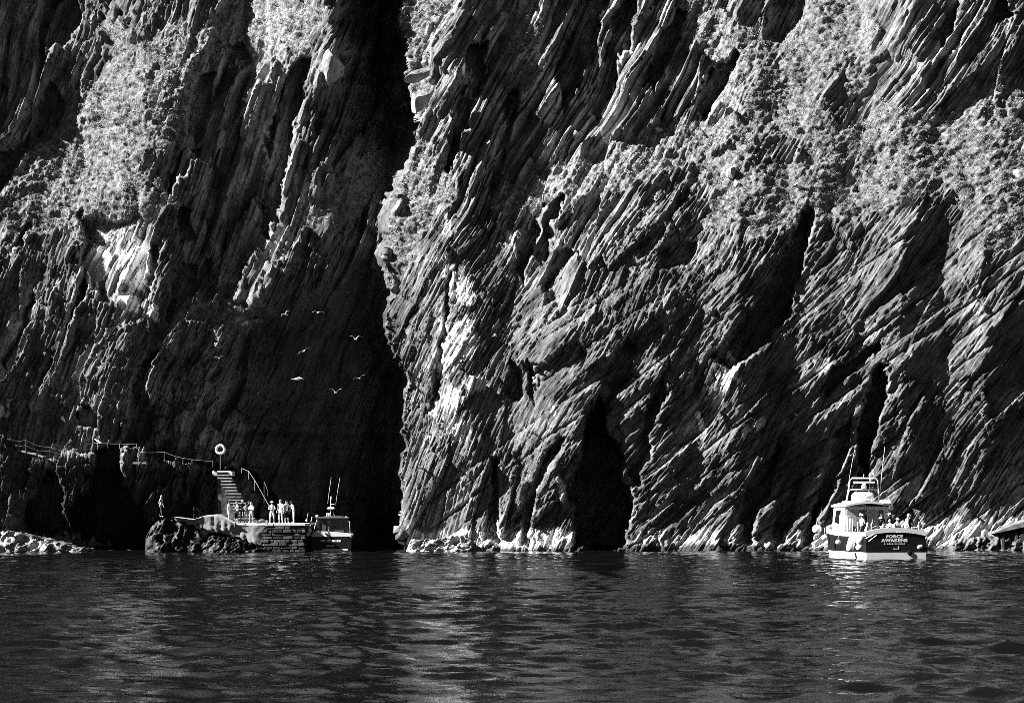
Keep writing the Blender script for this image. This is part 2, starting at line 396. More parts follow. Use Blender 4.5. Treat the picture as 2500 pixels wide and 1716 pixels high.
def features(x, y):
    d = np.zeros_like(x)
    wx = 20 * fbm(x / 34.0, y / 48.0, 4, 210, .6); wy = 16 * fbm(x / 34.0, y / 48.0, 4, 220, .6)
    for i, (poly, dep, soft, kx, ky) in enumerate(FEAT):
        p = np.array(poly, float); lo = p.min(0) - 40; hi = p.max(0) + 40
        m = (x > lo[0]) & (x < hi[0]) & (y > lo[1]) & (y < hi[1])
        if not m.any(): continue
        sdv = poly_sd(x[m] + wx[m], y[m] + wy[m], poly)
        c = p.mean(0)
        d[m] = np.maximum(d[m], sstep(-soft * .2, soft, sdv) * (dep + kx * (x[m] - c[0]) / 100 + ky * (y[m] - c[1]) / 100))
    return d
def lean_table():
    xs = np.arange(-600, 3101, 50.); ys = np.arange(-1000, 1401, 20.)
    GX, GY = np.meshgrid(xs, ys)
    L = field(LEAN, np.clip(GX, -100, 2600), np.clip(GY, -400, 1345), 3.2)
    L = np.where(GY > 1345, 0.1, L)
    acc = np.cumsum((L * 20 / 31.0)[::-1], 0)[::-1]
    i0 = np.argmin(np.abs(ys - 1345))
    return acc - acc[i0:i0 + 1], (-600, -1000, 50., 20.)
LEANT, LGEO = lean_table()

# where plants cover the rock: x, y, half width, half height, tilt (deg), weight
VEG = [(120, 470, 240, 110, 0, 1.35), (330, 480, 130, 60, 0, 1.0), (130, 385, 110, 30, 0, 1.0), (300, 330, 200, 90, 20, 1.2), (430, 180, 190, 130, 10, 1.25), (560, 90, 120, 70, 0, 1.0), (250, 250, 130, 60, 15, .9), (60, 430, 150, 60, 0, 1.3), (300, 110, 60, 60, 0, .7), (640, 60, 170, 80, 0, 1.2), (700, 130, 70, 60, 0, .8),
       (610, 330, 50, 40, 30, .5), (500, 300, 40, 40, 0, .5), (40, 60, 60, 120, 0, .5),
       (1010, 110, 75, 190, 12, 1.2), (1030, 20, 90, 70, 0, 1.2), (1020, 420, 50, 120, 5, 1.0), (985, 590, 40, 70, 10, 1.0), (930, 680, 36, 50, 0, .9), (880, 430, 110, 80, 25, .9), (800, 520, 110, 60, 20, .7), (1080, 450, 40, 60, 0, .8),
       (700, 600, 150, 60, 15, .45), (560, 765, 100, 26, 0, 1.1), (720, 680, 70, 50, 30, .5),
       (1290, 110, 50, 130, 12, 1.1), (1290, 200, 35, 50, 0, .8), (1190, 40, 40, 50, 0, .7),
       (1720, 60, 70, 90, 25, 1.2), (1880, 180, 190, 130, 20, 1.4), (2060, 80, 110, 130, 20, 1.4), (1950, 290, 170, 60, 10, 1.2), (2120, 190, 100, 80, 20, 1.0), (1780, 200, 60, 60, 0, 1.0), (1900, 260, 120, 50, 10, 1.0),
       (1560, 385, 290, 58, 22, 1.6), (1400, 440, 180, 48, 22, 1.6), (1750, 420, 120, 50, 30, .9), (1280, 470, 90, 24, 18, 1.0), (1680, 330, 90, 40, 25, 1.0), (1800, 300, 60, 30, 0, .8), (2000, 440, 290, 90, 14, 1.5), (2200, 380, 300, 120, 10, 1.5), (2420, 420, 160, 130, 0, 1.2), (2100, 480, 200, 60, 10, 1.1), (2420, 350, 140, 110, 0, 1.0), (1850, 420, 60, 60, 0, .8), (2380, 470, 130, 70, 20, .9), (2200, 550, 120, 60, 0, .45),
       (2450, 250, 90, 70, 0, .8), (2450, 560, 90, 40, 35, .6), (1250, 480, 70, 40, 0, .5),
       (1000, 630, 60, 40, 0, .6)]
BARE = [(1480, 560, 200, 60, 20, .5), (1120, 250, 40, 220, 15, .6), (2250, 120, 120, 110, 20, .9), (2290, 220, 70, 70, 30, .5), (1880, 45, 60, 50, 0, .8), (1690, 200, 60, 90, 25, .9), (1920, 380, 50, 50, 0, .5), (2060, 270, 70, 40, 10, .5), (530, 200, 50, 100, 10, .8), (1480, 200, 160, 180, 20, .6)]
# bird lime: x, y, half width, half height, tilt, weight
LIME = [(240, 650, 30, 50, 0, 1.5), (330, 640, 40, 66, 0, 1.4), (270, 560, 50, 40, 0, .8), (310, 735, 34, 26, 0, 1.0), (250, 580, 40, 50, 0, .45), (165, 530, 14, 36, 0, .6), (380, 770, 16, 30, 20, .7), (590, 785, 60, 12, 0, .8), (8, 950, 16, 40, 0, .7), (12, 1010, 20, 20, 0, .8), (60, 985, 50, 12, 0, .5),
        (1120, 690, 36, 60, 20, .95), (1080, 640, 26, 34, 0, .7), (1130, 830, 46, 50, 10, 1.0), (1090, 880, 34, 50, 0, .7), (1100, 980, 60, 46, 30, .8), (1120, 1040, 30, 40, 0, 1.0), (1080, 780, 20, 60, 10, .6), (1160, 940, 40, 26, 25, .8), (1370, 1190, 12, 50, 12, 1.0), (1352, 1000, 9, 18, 0, .8), (1250, 590, 10, 60, 25, .6),
        (1760, 930, 36, 50, 20, .6), (1790, 900, 14, 60, 12, .8), (1715, 1040, 10, 40, 15, .8), (1850, 1040, 60, 18, 35, .7), (2010, 890, 36, 22, 30, .6), (1235, 560, 30, 60, 30, .35), (1080, 530, 20, 70, 20, .6), (1150, 210, 20, 60, 15, .7), (2490, 430, 20, 30, 0, 1.0), (1025, 265, 20, 30, 0, .8)]
def blobs(lst, x, y):
    v = np.zeros_like(x)
    for (cx, cy, rx, ry, a, w) in lst:
        m = (np.abs(x - cx) < 2.2 * max(rx, ry)) & (np.abs(y - cy) < 2.2 * max(rx, ry))
        if not m.any(): continue
        ca, sa = math.cos(math.radians(a)), math.sin(math.radians(a))
        dx = x[m] - cx; dy = y[m] - cy
        u = (dx * ca - dy * sa) / rx; q = (dx * sa + dy * ca) / ry
        v[m] = np.maximum(v[m], w * np.exp(-0.9 * (u * u + q * q) ** 1.3))
    return v

def warp_st(PX, PY):
    s = bilin(SG, *SGEO, PX, PY); t = bilin(TG, *SGEO, PX, PY)
    um, vm = PX / 31.0, -PY / 31.0
    s = s + 0.8 * fbm(um * .10, vm * .10, 2, 11) + 0.26 * fbm(um * .33, vm * .24, 2, 17)
    t = t + 1.2 * fbm(um * .13, vm * .13, 2, 23)
    return s, t
def make_cliff():
    # columns of the mesh run along the beds, so that slab edges are clean
    ys = np.concatenate([np.arange(-950, -60, 14.), np.arange(-60, 1372, 2.4)])
    cx = np.arange(-900, 3500, 10.)
    CXG, CYG = np.meshgrid(cx, ys)
    sg, _ = warp_st(CXG, CYG)
    sg = np.maximum.accumulate(sg + CXG * 1e-6, 1)
    smin = sg[:, np.searchsorted(cx, -480)].min(); smax = sg[:, np.searchsorted(cx, 2960)].max()
    sl = np.arange(smin, smax, 0.068)
    PX = np.stack([np.interp(sl, sg[i], cx, left=-900, right=3500) for i in range(len(ys))])
    PY = np.repeat(ys[:, None], len(sl), 1)
    keep = (PX > -480) & (PX < 2960)
    PX = np.clip(PX, -520, 3000)
    s, t = warp_st(PX, PY)
    um, vm = PX / 31.0, -PY / 31.0
    veg = blobs(VEG, PX, PY) - blobs(BARE, PX, PY)
    veg = veg + 0.38 * fbm(s * .7, t * .25, 4, 31) + 0.16 * vn(s * 2.2, t * 1.0, 36)
    q25 = vm - .42 * um; veg = veg + .42 * fbm(q25 * .55, um * .07 + vm * .03, 3, 33) * sstep(-.2, .3, veg)
    veg = sstep(0.42, 0.66, veg)
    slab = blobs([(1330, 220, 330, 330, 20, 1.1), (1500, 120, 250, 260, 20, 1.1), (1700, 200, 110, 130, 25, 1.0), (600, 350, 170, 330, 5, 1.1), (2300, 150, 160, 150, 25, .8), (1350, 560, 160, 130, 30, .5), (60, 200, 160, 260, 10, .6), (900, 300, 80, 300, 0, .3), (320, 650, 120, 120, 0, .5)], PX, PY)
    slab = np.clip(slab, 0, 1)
    # --- relief, metres towards the viewer
    mid = sstep(940, 1040, PX) * sstep(1900, 1550, PX) * sstep(430, 600, PY) + .6 * sstep(1900, 2000, PX) * sstep(450, 600, PY) * sstep(1100, 900, PY)
    f1, e1, r1 = facets(s, t, 2.9, 7.5, 101, k=-.2 + .24 * mid, kr=.32, kt=.10, amp=1.5)
    b1, be1, br1, _ = beds(s, t, 1.6, 10.0, 151, k=-.38, kr=.4, kt=.03, amp=.9, rise=.52)
    b2, be2, br2, bt2 = beds(s, t, .58, 5.0, 202, k=-.45, kr=.5, kt=.03, amp=.5, rise=.36)
    b3, be3, br3, bt3 = beds(s, t, .28, 3.6, 303, k=-.35, kr=.5, kt=.04, amp=.24, rise=.4)
    b4, be4, br4, bt4 = beds(s + .3 * fbm(um * .4, vm * .25, 2, 41), t, .16, 2.0, 333, k=-.3, kr=.7, kt=.06, amp=.15, rise=.42)
    f3, e3, r3 = facets(s, t, .75, 1.7, 313, k=-.1, kr=.45, kt=.2, amp=.55)
    f6, e6, r6 = facets(s + .2 * vn(um * .9, vm * .9, 8), t, .4, .7, 606, k=0, kr=.75, kt=.45, amp=.34)
    f7, e7, r7 = facets(um * .9 + vm * .3, vm - um * .25, 1.5, 1.15, 616, k=-.1, kr=.3, kt=.3, amp=.7)
    f5, e5, r5 = facets(um + .3 * vn(s * 1.5, t * .6, 3), vm, .5, .34, 505, k=0, kr=.5, kt=.5, amp=.22)
    rough = np.clip(0.55 + 0.9 * fbm(um * .13, vm * .13, 3, 51), .05, 1.15)       # some faces smooth, some shattered
    blk = np.clip(0.4 + 1.3 * fbm(um * .10, vm * .10, 3, 53), 0, 1) * (1 - .8 * slab)
    leftm = sstep(800, 620, PX) * (1 - slab); blk = np.clip(blk + .45 * leftm, 0, 1.2)
    rlo = np.clip(0.5 + 0.9 * fbm(s * .25, t * .08, 3, 57), .1, 1.2)
    low = sstep(500, 1000, PY) * sstep(900, 1050, PX)          # smoother big faces low on the right
    rel = (0.9 - .2 * low) * f1 + (.05 + 1.0 * slab) * b1 + (.26 + .95 * slab - .10 * low) * rlo * b2 * (1 - .4 * leftm) * (1 - .35 * mid) + (1 - .4 * leftm) * (1 - .3 * mid) * (.42 + .45 * slab + .25 * rough) * (1 - .35 * low) * b3 + (.35 + .5 * rough) * (1 - .2 * low) * b4
    rel = rel + .65 * (rough + .5 * leftm) * f3 * (1 - .7 * slab) * (1 - .35 * low) + .26 * rough * f6 * (1 - .7 * slab) * (1 - .5 * low) + .7 * blk * f7 * (1 - .4 * low)
    rel = rel - 0.16 * (1 - sstep(0, .09, be2)) * rlo * (.35 + .65 * slab) - 0.06 * (1 - sstep(0, .06, be3)) * rough - .12 * (1 - sstep(0, .04, e3)) * np.maximum(rough, .8 * mid) - .3 * (1 - sstep(0, .025, e1)) * mid - .2 * (1 - sstep(0, .03, e7)) * blk
    # the second set of joints, flatter, on the lower right
    u2 = um * math.sin(math.radians(36)) - vm * math.cos(math.radians(36)) + .4 * fbm(um * .12, vm * .12, 2, 61); t2 = um * math.cos(math.radians(36)) + vm * math.sin(math.radians(36))
    g1, ge, gr, gt = beds(u2, t2, 1.7, 16.0, 707, k=-.10, kr=.22, kt=.02, amp=.8, rise=.35)
    g2, ge2, gr2, gt2 = beds(u2, t2, .5, 6.0, 717, k=-.15, kr=.4, kt=.03, amp=.2, rise=.35)
    cross = sstep(560, 820, PY + .25 * (PX - 1500)) * sstep(1000, 1150, PX) * np.clip(.55 + 1.2 * fbm(um * .09, vm * .09, 2, 63), 0, 1)
    rel = rel * (1 - .3 * cross) + cross * (0.62 * g1 + .7 * g2 * rough - .25 * (1 - sstep(0, .10, ge)))
    bumpy = fbm(um * 1.1, vm * 1.3, 5, 71, .6)
    lump = 0.16 * bumpy + 0.6 * fbm(um * .3, vm * .4, 3, 81) + .26 * fbm(um * 1.5, vm * 3.0, 3, 83) + .10 * vn(um * 3.3, vm * 5.2, 85)
    rel = rel + 0.05 * bumpy * rough
    vv = veg * (1 - .25 * slab)
    rel = rel * (1 - .78 * vv) + vv * (lump + .24 * f5)
    D0, wall = cliff_depth(PX, PY, True); fe = features(PX, PY)
    D = D0 + fe
    gul = np.clip(fe / 3, 0, 1)
    rel = rel * (1 - .35 * gul) * (1 - .45 * wall * sstep(640, 820, PY))
    def pos(D): return np.stack([(PX - 1250) / FPX * D, D, EYE + (HOR - PY) / FPX * D], -1)
    P = pos(D)
    Ps = pos(D0)
    du = np.gradient(Ps, axis=1); dv = np.gradient(Ps, axis=0)
    N = np.cross(du, dv); N /= np.linalg.norm(N, axis=-1, keepdims=True) + 1e-9
    N[N[..., 1] > 0] *= -1
    N = 0.45 * N + 0.55 * np.array([-.12, -.95, .28]); N /= np.linalg.norm(N, axis=-1, keepdims=True)
    P = P + N * rel[..., None]
    return PX, PY, P, dict(s=s, t=t, veg=veg, r2=br2, r3=br3, slab=slab, um=um, vm=vm, N=N, rough=rough, keep=keep)
CPX, CPY, CP, CA = make_cliff()

def rock_material(name, fixed=False):
    m = NT(name)
    uv = m.n('ShaderNodeUVMap'); uv.uv_map = 'strata'
    st = uv.outputs[0]
    geo = m.n('ShaderNodeNewGeometry').outputs['Position']
    a = lambda nm: m.n('ShaderNodeAttribute', attribute_name=nm).outputs['Fac']
    streak = m.noise(m.mapping(st, (1.4, .22, 1)), 1.0, 5.0, .62)
    fine = m.noise(m.mapping(st, (9.0, 1.7, 1)), 1.0, 4.0, .65)
    blot = m.noise(geo, .35, 4.0, .6)
    spots = m.noise(geo, 2.6, 4.0, .65)
    base = m.math('ADD', m.ramp(streak, .32, .70, .075, .19), m.ramp(blot, .38, .68, -.035, .055))
    base = m.math('ADD', base, m.ramp(fine, .3, .7, -.03, .035))
    base = m.math('ADD', base, m.math('MULTIPLY', m.math('SUBTRACT', a('cell'), .5), .07))
    lich = m.math('MULTIPLY', m.ramp(spots, .60, .70), m.ramp(blot, .45, .62))
    base = m.mix(lich, base, .34)
    thin = m.noise(m.mapping(st, (7.5, .7, 1)), 1.0, 5.0, .7)
    base = m.mix(m.math('MULTIPLY', m.ramp(thin, .565, .62), m.ramp(blot, .36, .6)), base, .36)
    base = m.math('MULTIPLY', base, m.ramp(thin, .36, .44, .4, 1.0))
    if not fixed:
        vegc = m.math('ADD', m.ramp(spots, .34, .66, .09, .24), m.ramp(fine, .4, .7, -.03, .05))
        base = m.mix(a('veg'), base, vegc)
        base = m.mix(a('lime'), base, .74)
        base = m.mix(a('wet'), base, .022)  # tide wetness, plus gully and lower left shade painted as darker rock
    base = m.math('MAXIMUM', base, .018)
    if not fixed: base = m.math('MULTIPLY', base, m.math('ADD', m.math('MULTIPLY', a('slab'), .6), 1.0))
    fine2 = m.noise(m.mapping(st, (4.2, .55, 1)), 1.0, 6.0, .7)
    h = m.math('ADD', m.math('MULTIPLY', fine, .5), m.math('MULTIPLY', fine2, 1.0))
    h = m.math('ADD', h, m.math('MULTIPLY', m.noise(geo, 6.0, 3.0, .7), .22))
    vo = m.n('ShaderNodeTexVoronoi'); vo.inputs['Scale'].default_value = 1.0; m.l(m.mapping(st, (8.0, 2.6, 1)), vo.inputs['Vector'])
    sc = m.n('ShaderNodeSeparateColor'); m.l(vo.outputs['Color'], sc.inputs[0])
    h = m.math('ADD', h, m.math('MULTIPLY', sc.outputs[0], .55))
    rg = .9
    m.bsdf(base, rg, .12, m.bump(h, .9, .14))
    return m.m
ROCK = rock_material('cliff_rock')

def finish_cliff():
    PX, PY, P = CPX, CPY, CP
    fc = grid_faces(*PX.shape); fc = fc[CA['keep'].ravel()[fc].any(1)]
    me = np_mesh('cliff', P.reshape(-1, 3), fc, smooth=False)
    lime = blobs(LIME, PX, PY)
    drip = fbm((PX + .3 * PY) / 7.0, PY / 46.0, 4, 121, .65) * .75 + fbm(PX / 16.0, PY / 16.0, 3, 127) * .45
    lime = sstep(.50, .62, lime * 1.0 + .75 * drip)
    # barnacle band at the water line
    band = np.interp(PX, [-600, 0, 150, 260, 300, 700, 985, 1000, 1180, 1240, 1400, 1410, 1530, 1560, 2000, 2300, 2600], [.9, .95, .95, .6, .2, .1, .1, 1, .9, .7, 1, .2, .2, .78, .72, .8, .75])
    hgt = np.interp(PX, [-600, 0, 200, 260, 400, 990, 1000, 1300, 1500, 1900, 2300, 3000], [1300, 1296, 1302, 1316, 1330, 1330, 1285, 1275, 1290, 1290, 1255, 1250])
    up = sstep(-16, 26, PY - hgt + 22 * fbm(PX / 9.0, PY / 50.0, 4, 131))
    barn = sstep(.35, .75, band * up + .35 * drip)
    tide = sstep(1326, 1338, PY + 6 * vn(PX / 30., PY / 30., 3))
    set_attr(me, 'slab', CA['slab']); set_attr(me, 'veg', CA['veg']); set_attr(me, 'cell', .5 * CA['r2'] + .5 * CA['r3'])
    set_attr(me, 'lime', np.maximum(lime, np.where(PX > 1540, .42, .85) * barn) * (1 - .8 * CA['veg']))
    # wet rock below the path, with its shadow darkened into the colour too
    wet_shade = sstep(1120, 1150, PY) * sstep(640, 560, PX) * (1 - barn) * .75
    _, wl = cliff_depth(PX, PY, True); wall_shade = wl * (.35 + .45 * sstep(620, 800, PY)) * np.clip(.75 + .6 * fbm(PX / 40., PY / 120., 3, 141), .2, 1)  # shade of the gully wall put into the rock colour
    set_attr(me, 'wet', np.clip(np.maximum(np.maximum(wet_shade, tide * .9), wall_shade), 0, 1))
    uvl = me.uv_layers.new(name='strata')
    vi = np.empty(len(me.loops), np.int32); me.loops.foreach_get('vertex_index', vi)
    st = np.stack([CA['s'].ravel(), CA['t'].ravel()], -1)[vi]
    uvl.data.foreach_set('uv', st.astype(np.float32).ravel())
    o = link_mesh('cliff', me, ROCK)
    tag(o, 'steep slate sea cliff with tilted beds, ledges of plants and a black gully', None, None, 'structure')
    return o
cliff = finish_cliff()
# ------------------------------------------------------------------ small modelling kit
def surf(x, y):
    """the cliff's surface point nearest to photo pixel x, y"""
    i = int(np.argmin(np.abs(CPY[:, 0] - y))); j = int(np.argmin(np.abs(CPX[i] - x)))
    return Vector(CP[i, j])
class MB:
    def __init__(s): s.v = []; s.f = []; s.m = []; s.mat = 0
    def add(s, vs, fs):
        o = len(s.v); s.v += [tuple(v) for v in vs]
        for f in fs: s.f.append(tuple(o + i for i in f)); s.m.append(s.mat)
        return s
    def box(s, c, d, rz=0.0, taper=1.0, rot=None):
        hx, hy, hz = d[0] / 2, d[1] / 2, d[2] / 2
        R = rot or Matrix.Rotation(rz, 3, 'Z'); c = Vector(c); vs = []
        for z, k in ((-hz, 1.0), (hz, taper)):
            for x, y in ((-hx, -hy), (hx, -hy), (hx, hy), (-hx, hy)): vs.append(c + R @ Vector((x * k, y * k, z)))
        return s.add(vs, [(3, 2, 1, 0), (4, 5, 6, 7), (0, 1, 5, 4), (1, 2, 6, 5), (2, 3, 7, 6), (3, 0, 4, 7)])
    def tube(s, pts, r, n=6, caps=True):
        pts = [Vector(p) for p in pts]
        rr = r if isinstance(r, (list, tuple)) else [r] * len(pts)
        vs = []
        for i, p in enumerate(pts):
            a = pts[max(i - 1, 0)]; b = pts[min(i + 1, len(pts) - 1)]; d = (b - a)
            d = d.normalized() if d.length > 1e-9 else Vector((0, 0, 1))
            u = d.cross(Vector((0, 0, 1)) if abs(d.z) < .95 else Vector((1, 0, 0))).normalized(); w = d.cross(u)
            for k in range(n):
                a_ = 2 * math.pi * k / n; vs.append(p + (u * math.cos(a_) + w * math.sin(a_)) * rr[i])
        fs = []
        for i in range(len(pts) - 1):
            for k in range(n): fs.append((i * n + k, i * n + (k + 1) % n, (i + 1) * n + (k + 1) % n, (i + 1) * n + k))
        if caps: fs += [tuple(range(n)), tuple(reversed(range((len(pts) - 1) * n, len(pts) * n)))]
        return s.add(vs, fs)
    def lathe(s, prof, c=(0, 0, 0), n=12, axis='Z', rot=None):
        c = Vector(c); vs = []
        for r, z in prof:
            for k in range(n):
                a = 2 * math.pi * k / n; p = Vector((r * math.cos(a), r * math.sin(a), z))
                if axis == 'Y': p = Vector((p.x, p.z, -p.y))
                if axis == 'X': p = Vector((p.z, p.y, -p.x))
                if rot is not None: p = rot @ p
                vs.append(c + p)
        fs = []
        for i in range(len(prof) - 1):
            for k in range(n): fs.append((i * n + k, i * n + (k + 1) % n, (i + 1) * n + (k + 1) % n, (i + 1) * n + k))
        fs += [tuple(reversed(range(n))), tuple(range((len(prof) - 1) * n, len(prof) * n))]
        return s.add(vs, fs)
    def ball(s, c, r, n=10, k=6, squash=(1, 1, 1)):
        prof = [(max(.02, math.sin(math.pi * i / k)) , -math.cos(math.pi * i / k)) for i in range(k + 1)]
        o = len(s.v); s.lathe(prof, (0, 0, 0), n)
        for i in range(o, len(s.v)):
            v = s.v[i]; s.v[i] = (c[0] + v[0] * r * squash[0], c[1] + v[1] * r * squash[1], c[2] + v[2] * r * squash[2])
        return s
    def torus(s, c, R, r, n=28, k=10, axis='Y'):
        vs = []; fs = []
        for i in range(n):
            a = 2 * math.pi * i / n
            for j in range(k):
                b = 2 * math.pi * j / k; q = R + r * math.cos(b)
                p = (q * math.cos(a), r * math.sin(b), q * math.sin(a)) if axis == 'Y' else (q * math.cos(a), q * math.sin(a), r * math.sin(b))
                vs.append((c[0] + p[0], c[1] + p[1], c[2] + p[2]))
        for i in range(n):
            for j in range(k): fs.append((i * k + j, i * k + (j + 1) % k, ((i + 1) % n) * k + (j + 1) % k, ((i + 1) % n) * k + j))
        return s.add(vs, fs)
    def loft(s, rings, close=True, cap0=True, cap1=True):
        n = len(rings[0]); vs = [p for r in rings for p in r]; fs = []
        for i in range(len(rings) - 1):
            for k in range(n if close else n - 1): fs.append((i * n + k, i * n + (k + 1) % n, (i + 1) * n + (k + 1) % n, (i + 1) * n + k))
        if cap0: fs.append(tuple(reversed(range(n))))
        if cap1: fs.append(tuple(range((len(rings) - 1) * n, len(rings) * n)))
        return s.add(vs, fs)
    def mesh(s, name, bevel=0.0, seg=1, fix=True):
        me = bpy.data.meshes.new(name); me.from_pydata(s.v, [], s.f)
        me.polygons.foreach_set('material_index', s.m)
        if fix or bevel:
            bm = bmesh.new(); bm.from_mesh(me)
            bmesh.ops.recalc_face_normals(bm, faces=bm.faces[:])
            if bevel: bmesh.ops.bevel(bm, geom=bm.edges[:], offset=bevel, segments=seg, affect='EDGES', clamp_overlap=True)
            bm.to_mesh(me); bm.free()
        me.update(); return me
    def build(s, name, mat, parent=None, smooth=False, bevel=0.0, seg=1):
        return link_mesh(name, s.mesh(name, bevel, seg), mat, parent, smooth)
def plain(name, v, rough=.5, spec=.4, var=.0, scale=3.0, bump=0.0, metal=0.0):
    m = NT(name); tc = m.n('ShaderNodeTexCoord').outputs['Object']
    n = m.noise(tc, scale, 4.0, .6)
    base = m.math('MULTIPLY', m.ramp(n, .3, .7, 1 - var, 1 + var), v) if var else v
    m.bsdf(base, rough, spec, m.bump(n, .5, bump) if bump else None, metal)
    return m.m
M = dict(
    white=plain('white_paint', .82, .35, .5, .05, 2.0), hull=plain('black_hull_paint', .012, .35, .25, .25, 1.2), grey=plain('grey_paint', .42, .5, .4, .08, 2.0),
    cabin=plain('cabin_cream_paint', .80, .45, .4, .06, 1.5), glass=plain('dark_glass', .008, .08, .5), black=plain('black_rubber', .012, .7, .2), rope=plain('white_rope', .60, .9, .1, .15, 20),
    metal=plain('bright_metal', .65, .35, .6, .1, 6.0), buoy=plain('white_buoy', .80, .5, .3, .06, 5.0), concrete=plain('pale_concrete', .42, .9, .1, .35, 1.1, .05), coping=plain('worn_concrete', .50, .9, .1, .25, 2.0, .03),
    block=None, core=plain('pier_core_stone', .012, .9, .1, .3, 2.0, .05), rail=plain('galvanised_rail', .2, .6, .4, .2, 8.0), chain=plain('grey_chain', .13, .7, .3, .2, 9.0),
    deck2=plain('dull_roof_paint', .16, .6, .3, .2, 2.0), ramp=plain('weathered_concrete', .17, .9, .1, .45, 1.3, .08), kerb=plain('kerb_concrete', .22, .9, .1, .35, 2.0, .05),
    feather=plain('white_feather', .85, .8, .2, .05, 6.0), wingtip=plain('grey_feather', .55, .8, .2, .1, 6.0), letter=plain('white_lettering', .85, .6, .2, .04, 9.0), deck=plain('pale_deck', .5, .8, .2, .2, 3.0),
    skin=plain('skin', .42, .6, .3, .05, 10.0), hair=plain('dark_hair', .02, .7, .3, .2, 20.0), fair=plain('fair_hair', .35, .7, .3, .2, 20.0), canister=plain('white_canister', .80, .5, .3, .08, 3.0),
    cl_white=plain('white_cloth', .80, .9, .1, .08, 6.0), cl_grey=plain('grey_cloth', .25, .9, .1, .2, 6.0), cl_black=plain('black_cloth', .012, .9, .1, .2, 6.0), cl_dark=plain('dark_cloth', .05, .9, .1, .25, 6.0), cl_pale=plain('pale_cloth', .50, .9, .1, .1, 6.0), bag=plain('canvas_bag', .14, .9, .1, .3, 6.0))

def block_mat():
    m = NT('masonry_stone'); tc = m.n('ShaderNodeTexCoord').outputs['Object']
    oi = m.n('ShaderNodeObjectInfo').outputs['Random']; n = m.noise(tc, 3.0, 5.0, .65)
    base = m.math('MULTIPLY', m.ramp(n, .3, .72, .35, 1.7), m.math('ADD', m.math('MULTIPLY', oi, .075), .02))
    m.bsdf(base, .9, .15, m.bump(n, .8, .10)); return m.m
M['block'] = block_mat()
# ------------------------------------------------------------------ plants on the ledges
def make_plants():
    rs = np.random.RandomState(5)
    ok = (CPX > -60) & (CPX < 2560) & (CPY > -50) & (CPY < 1000)
    w = np.where(ok, np.clip(CA['veg'] - .35, 0, 1) ** 1.0, 0) + np.where(ok, .006 * (CA['rough'] > .5) * (CPY < 820), 0)
    clump = np.clip(.5 + 1.3 * fbm(CPX / 26., CPY / 18., 3, 171), 0.02, 1.3)
    p = (w * clump).ravel(); p /= p.sum()
    NT_ = 55000
    idx = rs.choice(p.size, NT_, replace=True, p=p)
    base = CP.reshape(-1, 3)[idx] + rs.normal(0, .05, (NT_, 3))
    nl = 4
    size = rs.uniform(.04, .10, NT_) * np.where(rs.rand(NT_) < .05, 2.0, 1.0)
    shade = np.clip(rs.normal(.20, .09, NT_), .04, .6); shade = np.where(rs.rand(NT_) < .04, rs.uniform(.5, .8, NT_), shade)
    # each leaf: a rhombus from the base, out along a random direction with an upward lean
    d = rs.normal(0, 1, (NT_, nl, 3)); d[..., 1] = -np.abs(d[..., 1]) * .8; d[..., 2] = np.abs(d[..., 2]) * .7 + .15
    d /= np.linalg.norm(d, axis=-1, keepdims=True)
    q = rs.normal(0, 1, (NT_, nl, 3)); w_ = np.cross(d, q); w_ /= np.linalg.norm(w_, axis=-1, keepdims=True) + 1e-9
    L = (size[:, None] * rs.uniform(.6, 1.3, (NT_, nl)))[..., None]
    b = base[:, None, :] + rs.normal(0, .05, (NT_, nl, 3))
    v = np.stack([b, b + d * L * .55 + w_ * L * .30, b + d * L, b + d * L * .55 - w_ * L * .30], 2).reshape(-1, 3)
    f = np.arange(len(v)).reshape(-1, 4)
    me = np_mesh('ground_cover', v, f, smooth=False)
    set_attr(me, 'shade', np.repeat(shade, nl * 4))
    m = NT('leaves'); a = m.n('ShaderNodeAttribute', attribute_name='shade').outputs['Fac']
    m.bsdf(a, .85, .1)
    o = link_mesh('ground_cover', me, m.m)
    tag(o, 'low green plants and grass tufts growing on the cliff ledges', 'plants', None, 'stuff')
make_plants()
# ------------------------------------------------------------------ landing: rocks, pier, steps, rails
def rock_blob(name, c, size, seed, mat, label, cat, group=None, parent=None, flat=0.0, rot=0.0, cuts=9):
    """a stone with broken faces: a ball cut by random planes, then roughened"""
    rs = np.random.RandomState(seed)
    bm = bmesh.new(); bmesh.ops.create_icosphere(bm, subdivisions=4, radius=1.0)
    V = np.array([v.co[:] for v in bm.verts])
    for k in range(cuts):
        n = rs.normal(0, 1, 3); n /= np.linalg.norm(n); d = rs.uniform(.45, .8)
        ex = np.maximum(V @ n - d, 0); V -= ex[:, None] * n[None] * .96
    V += .05 * np.stack([vn(V[:, 0] * 3 + 9 * i, V[:, 1] * 3 + V[:, 2] * 2.1, seed + i) for i in range(3)], -1)
    V += .02 * np.stack([vn(V[:, 0] * 9 + 9 * i, V[:, 1] * 9 + V[:, 2] * 7.1, seed + 5 + i) for i in range(3)], -1)
    V = V * (np.array(size) / 2)
    R = np.array(Matrix.Rotation(rot, 3, 'Y'))
    V = V @ R.T
    for v, p in zip(bm.verts, V): v.co = p
    me = bpy.data.meshes.new(name); bm.to_mesh(me); bm.free()
    o = link_mesh(name, me, mat, parent); o.location = c
    if cat: tag(o, label, cat, group)
    return o
STONE = plain('pale_stone', .30, .9, .1, .35, 1.6, .08)
STONE2 = plain('grey_stone', .17, .9, .1, .4, 1.8, .08)
def on_cliff(x, y, out=.3):
    p = surf(x, y); return p + Vector((-.05, -out, .05))
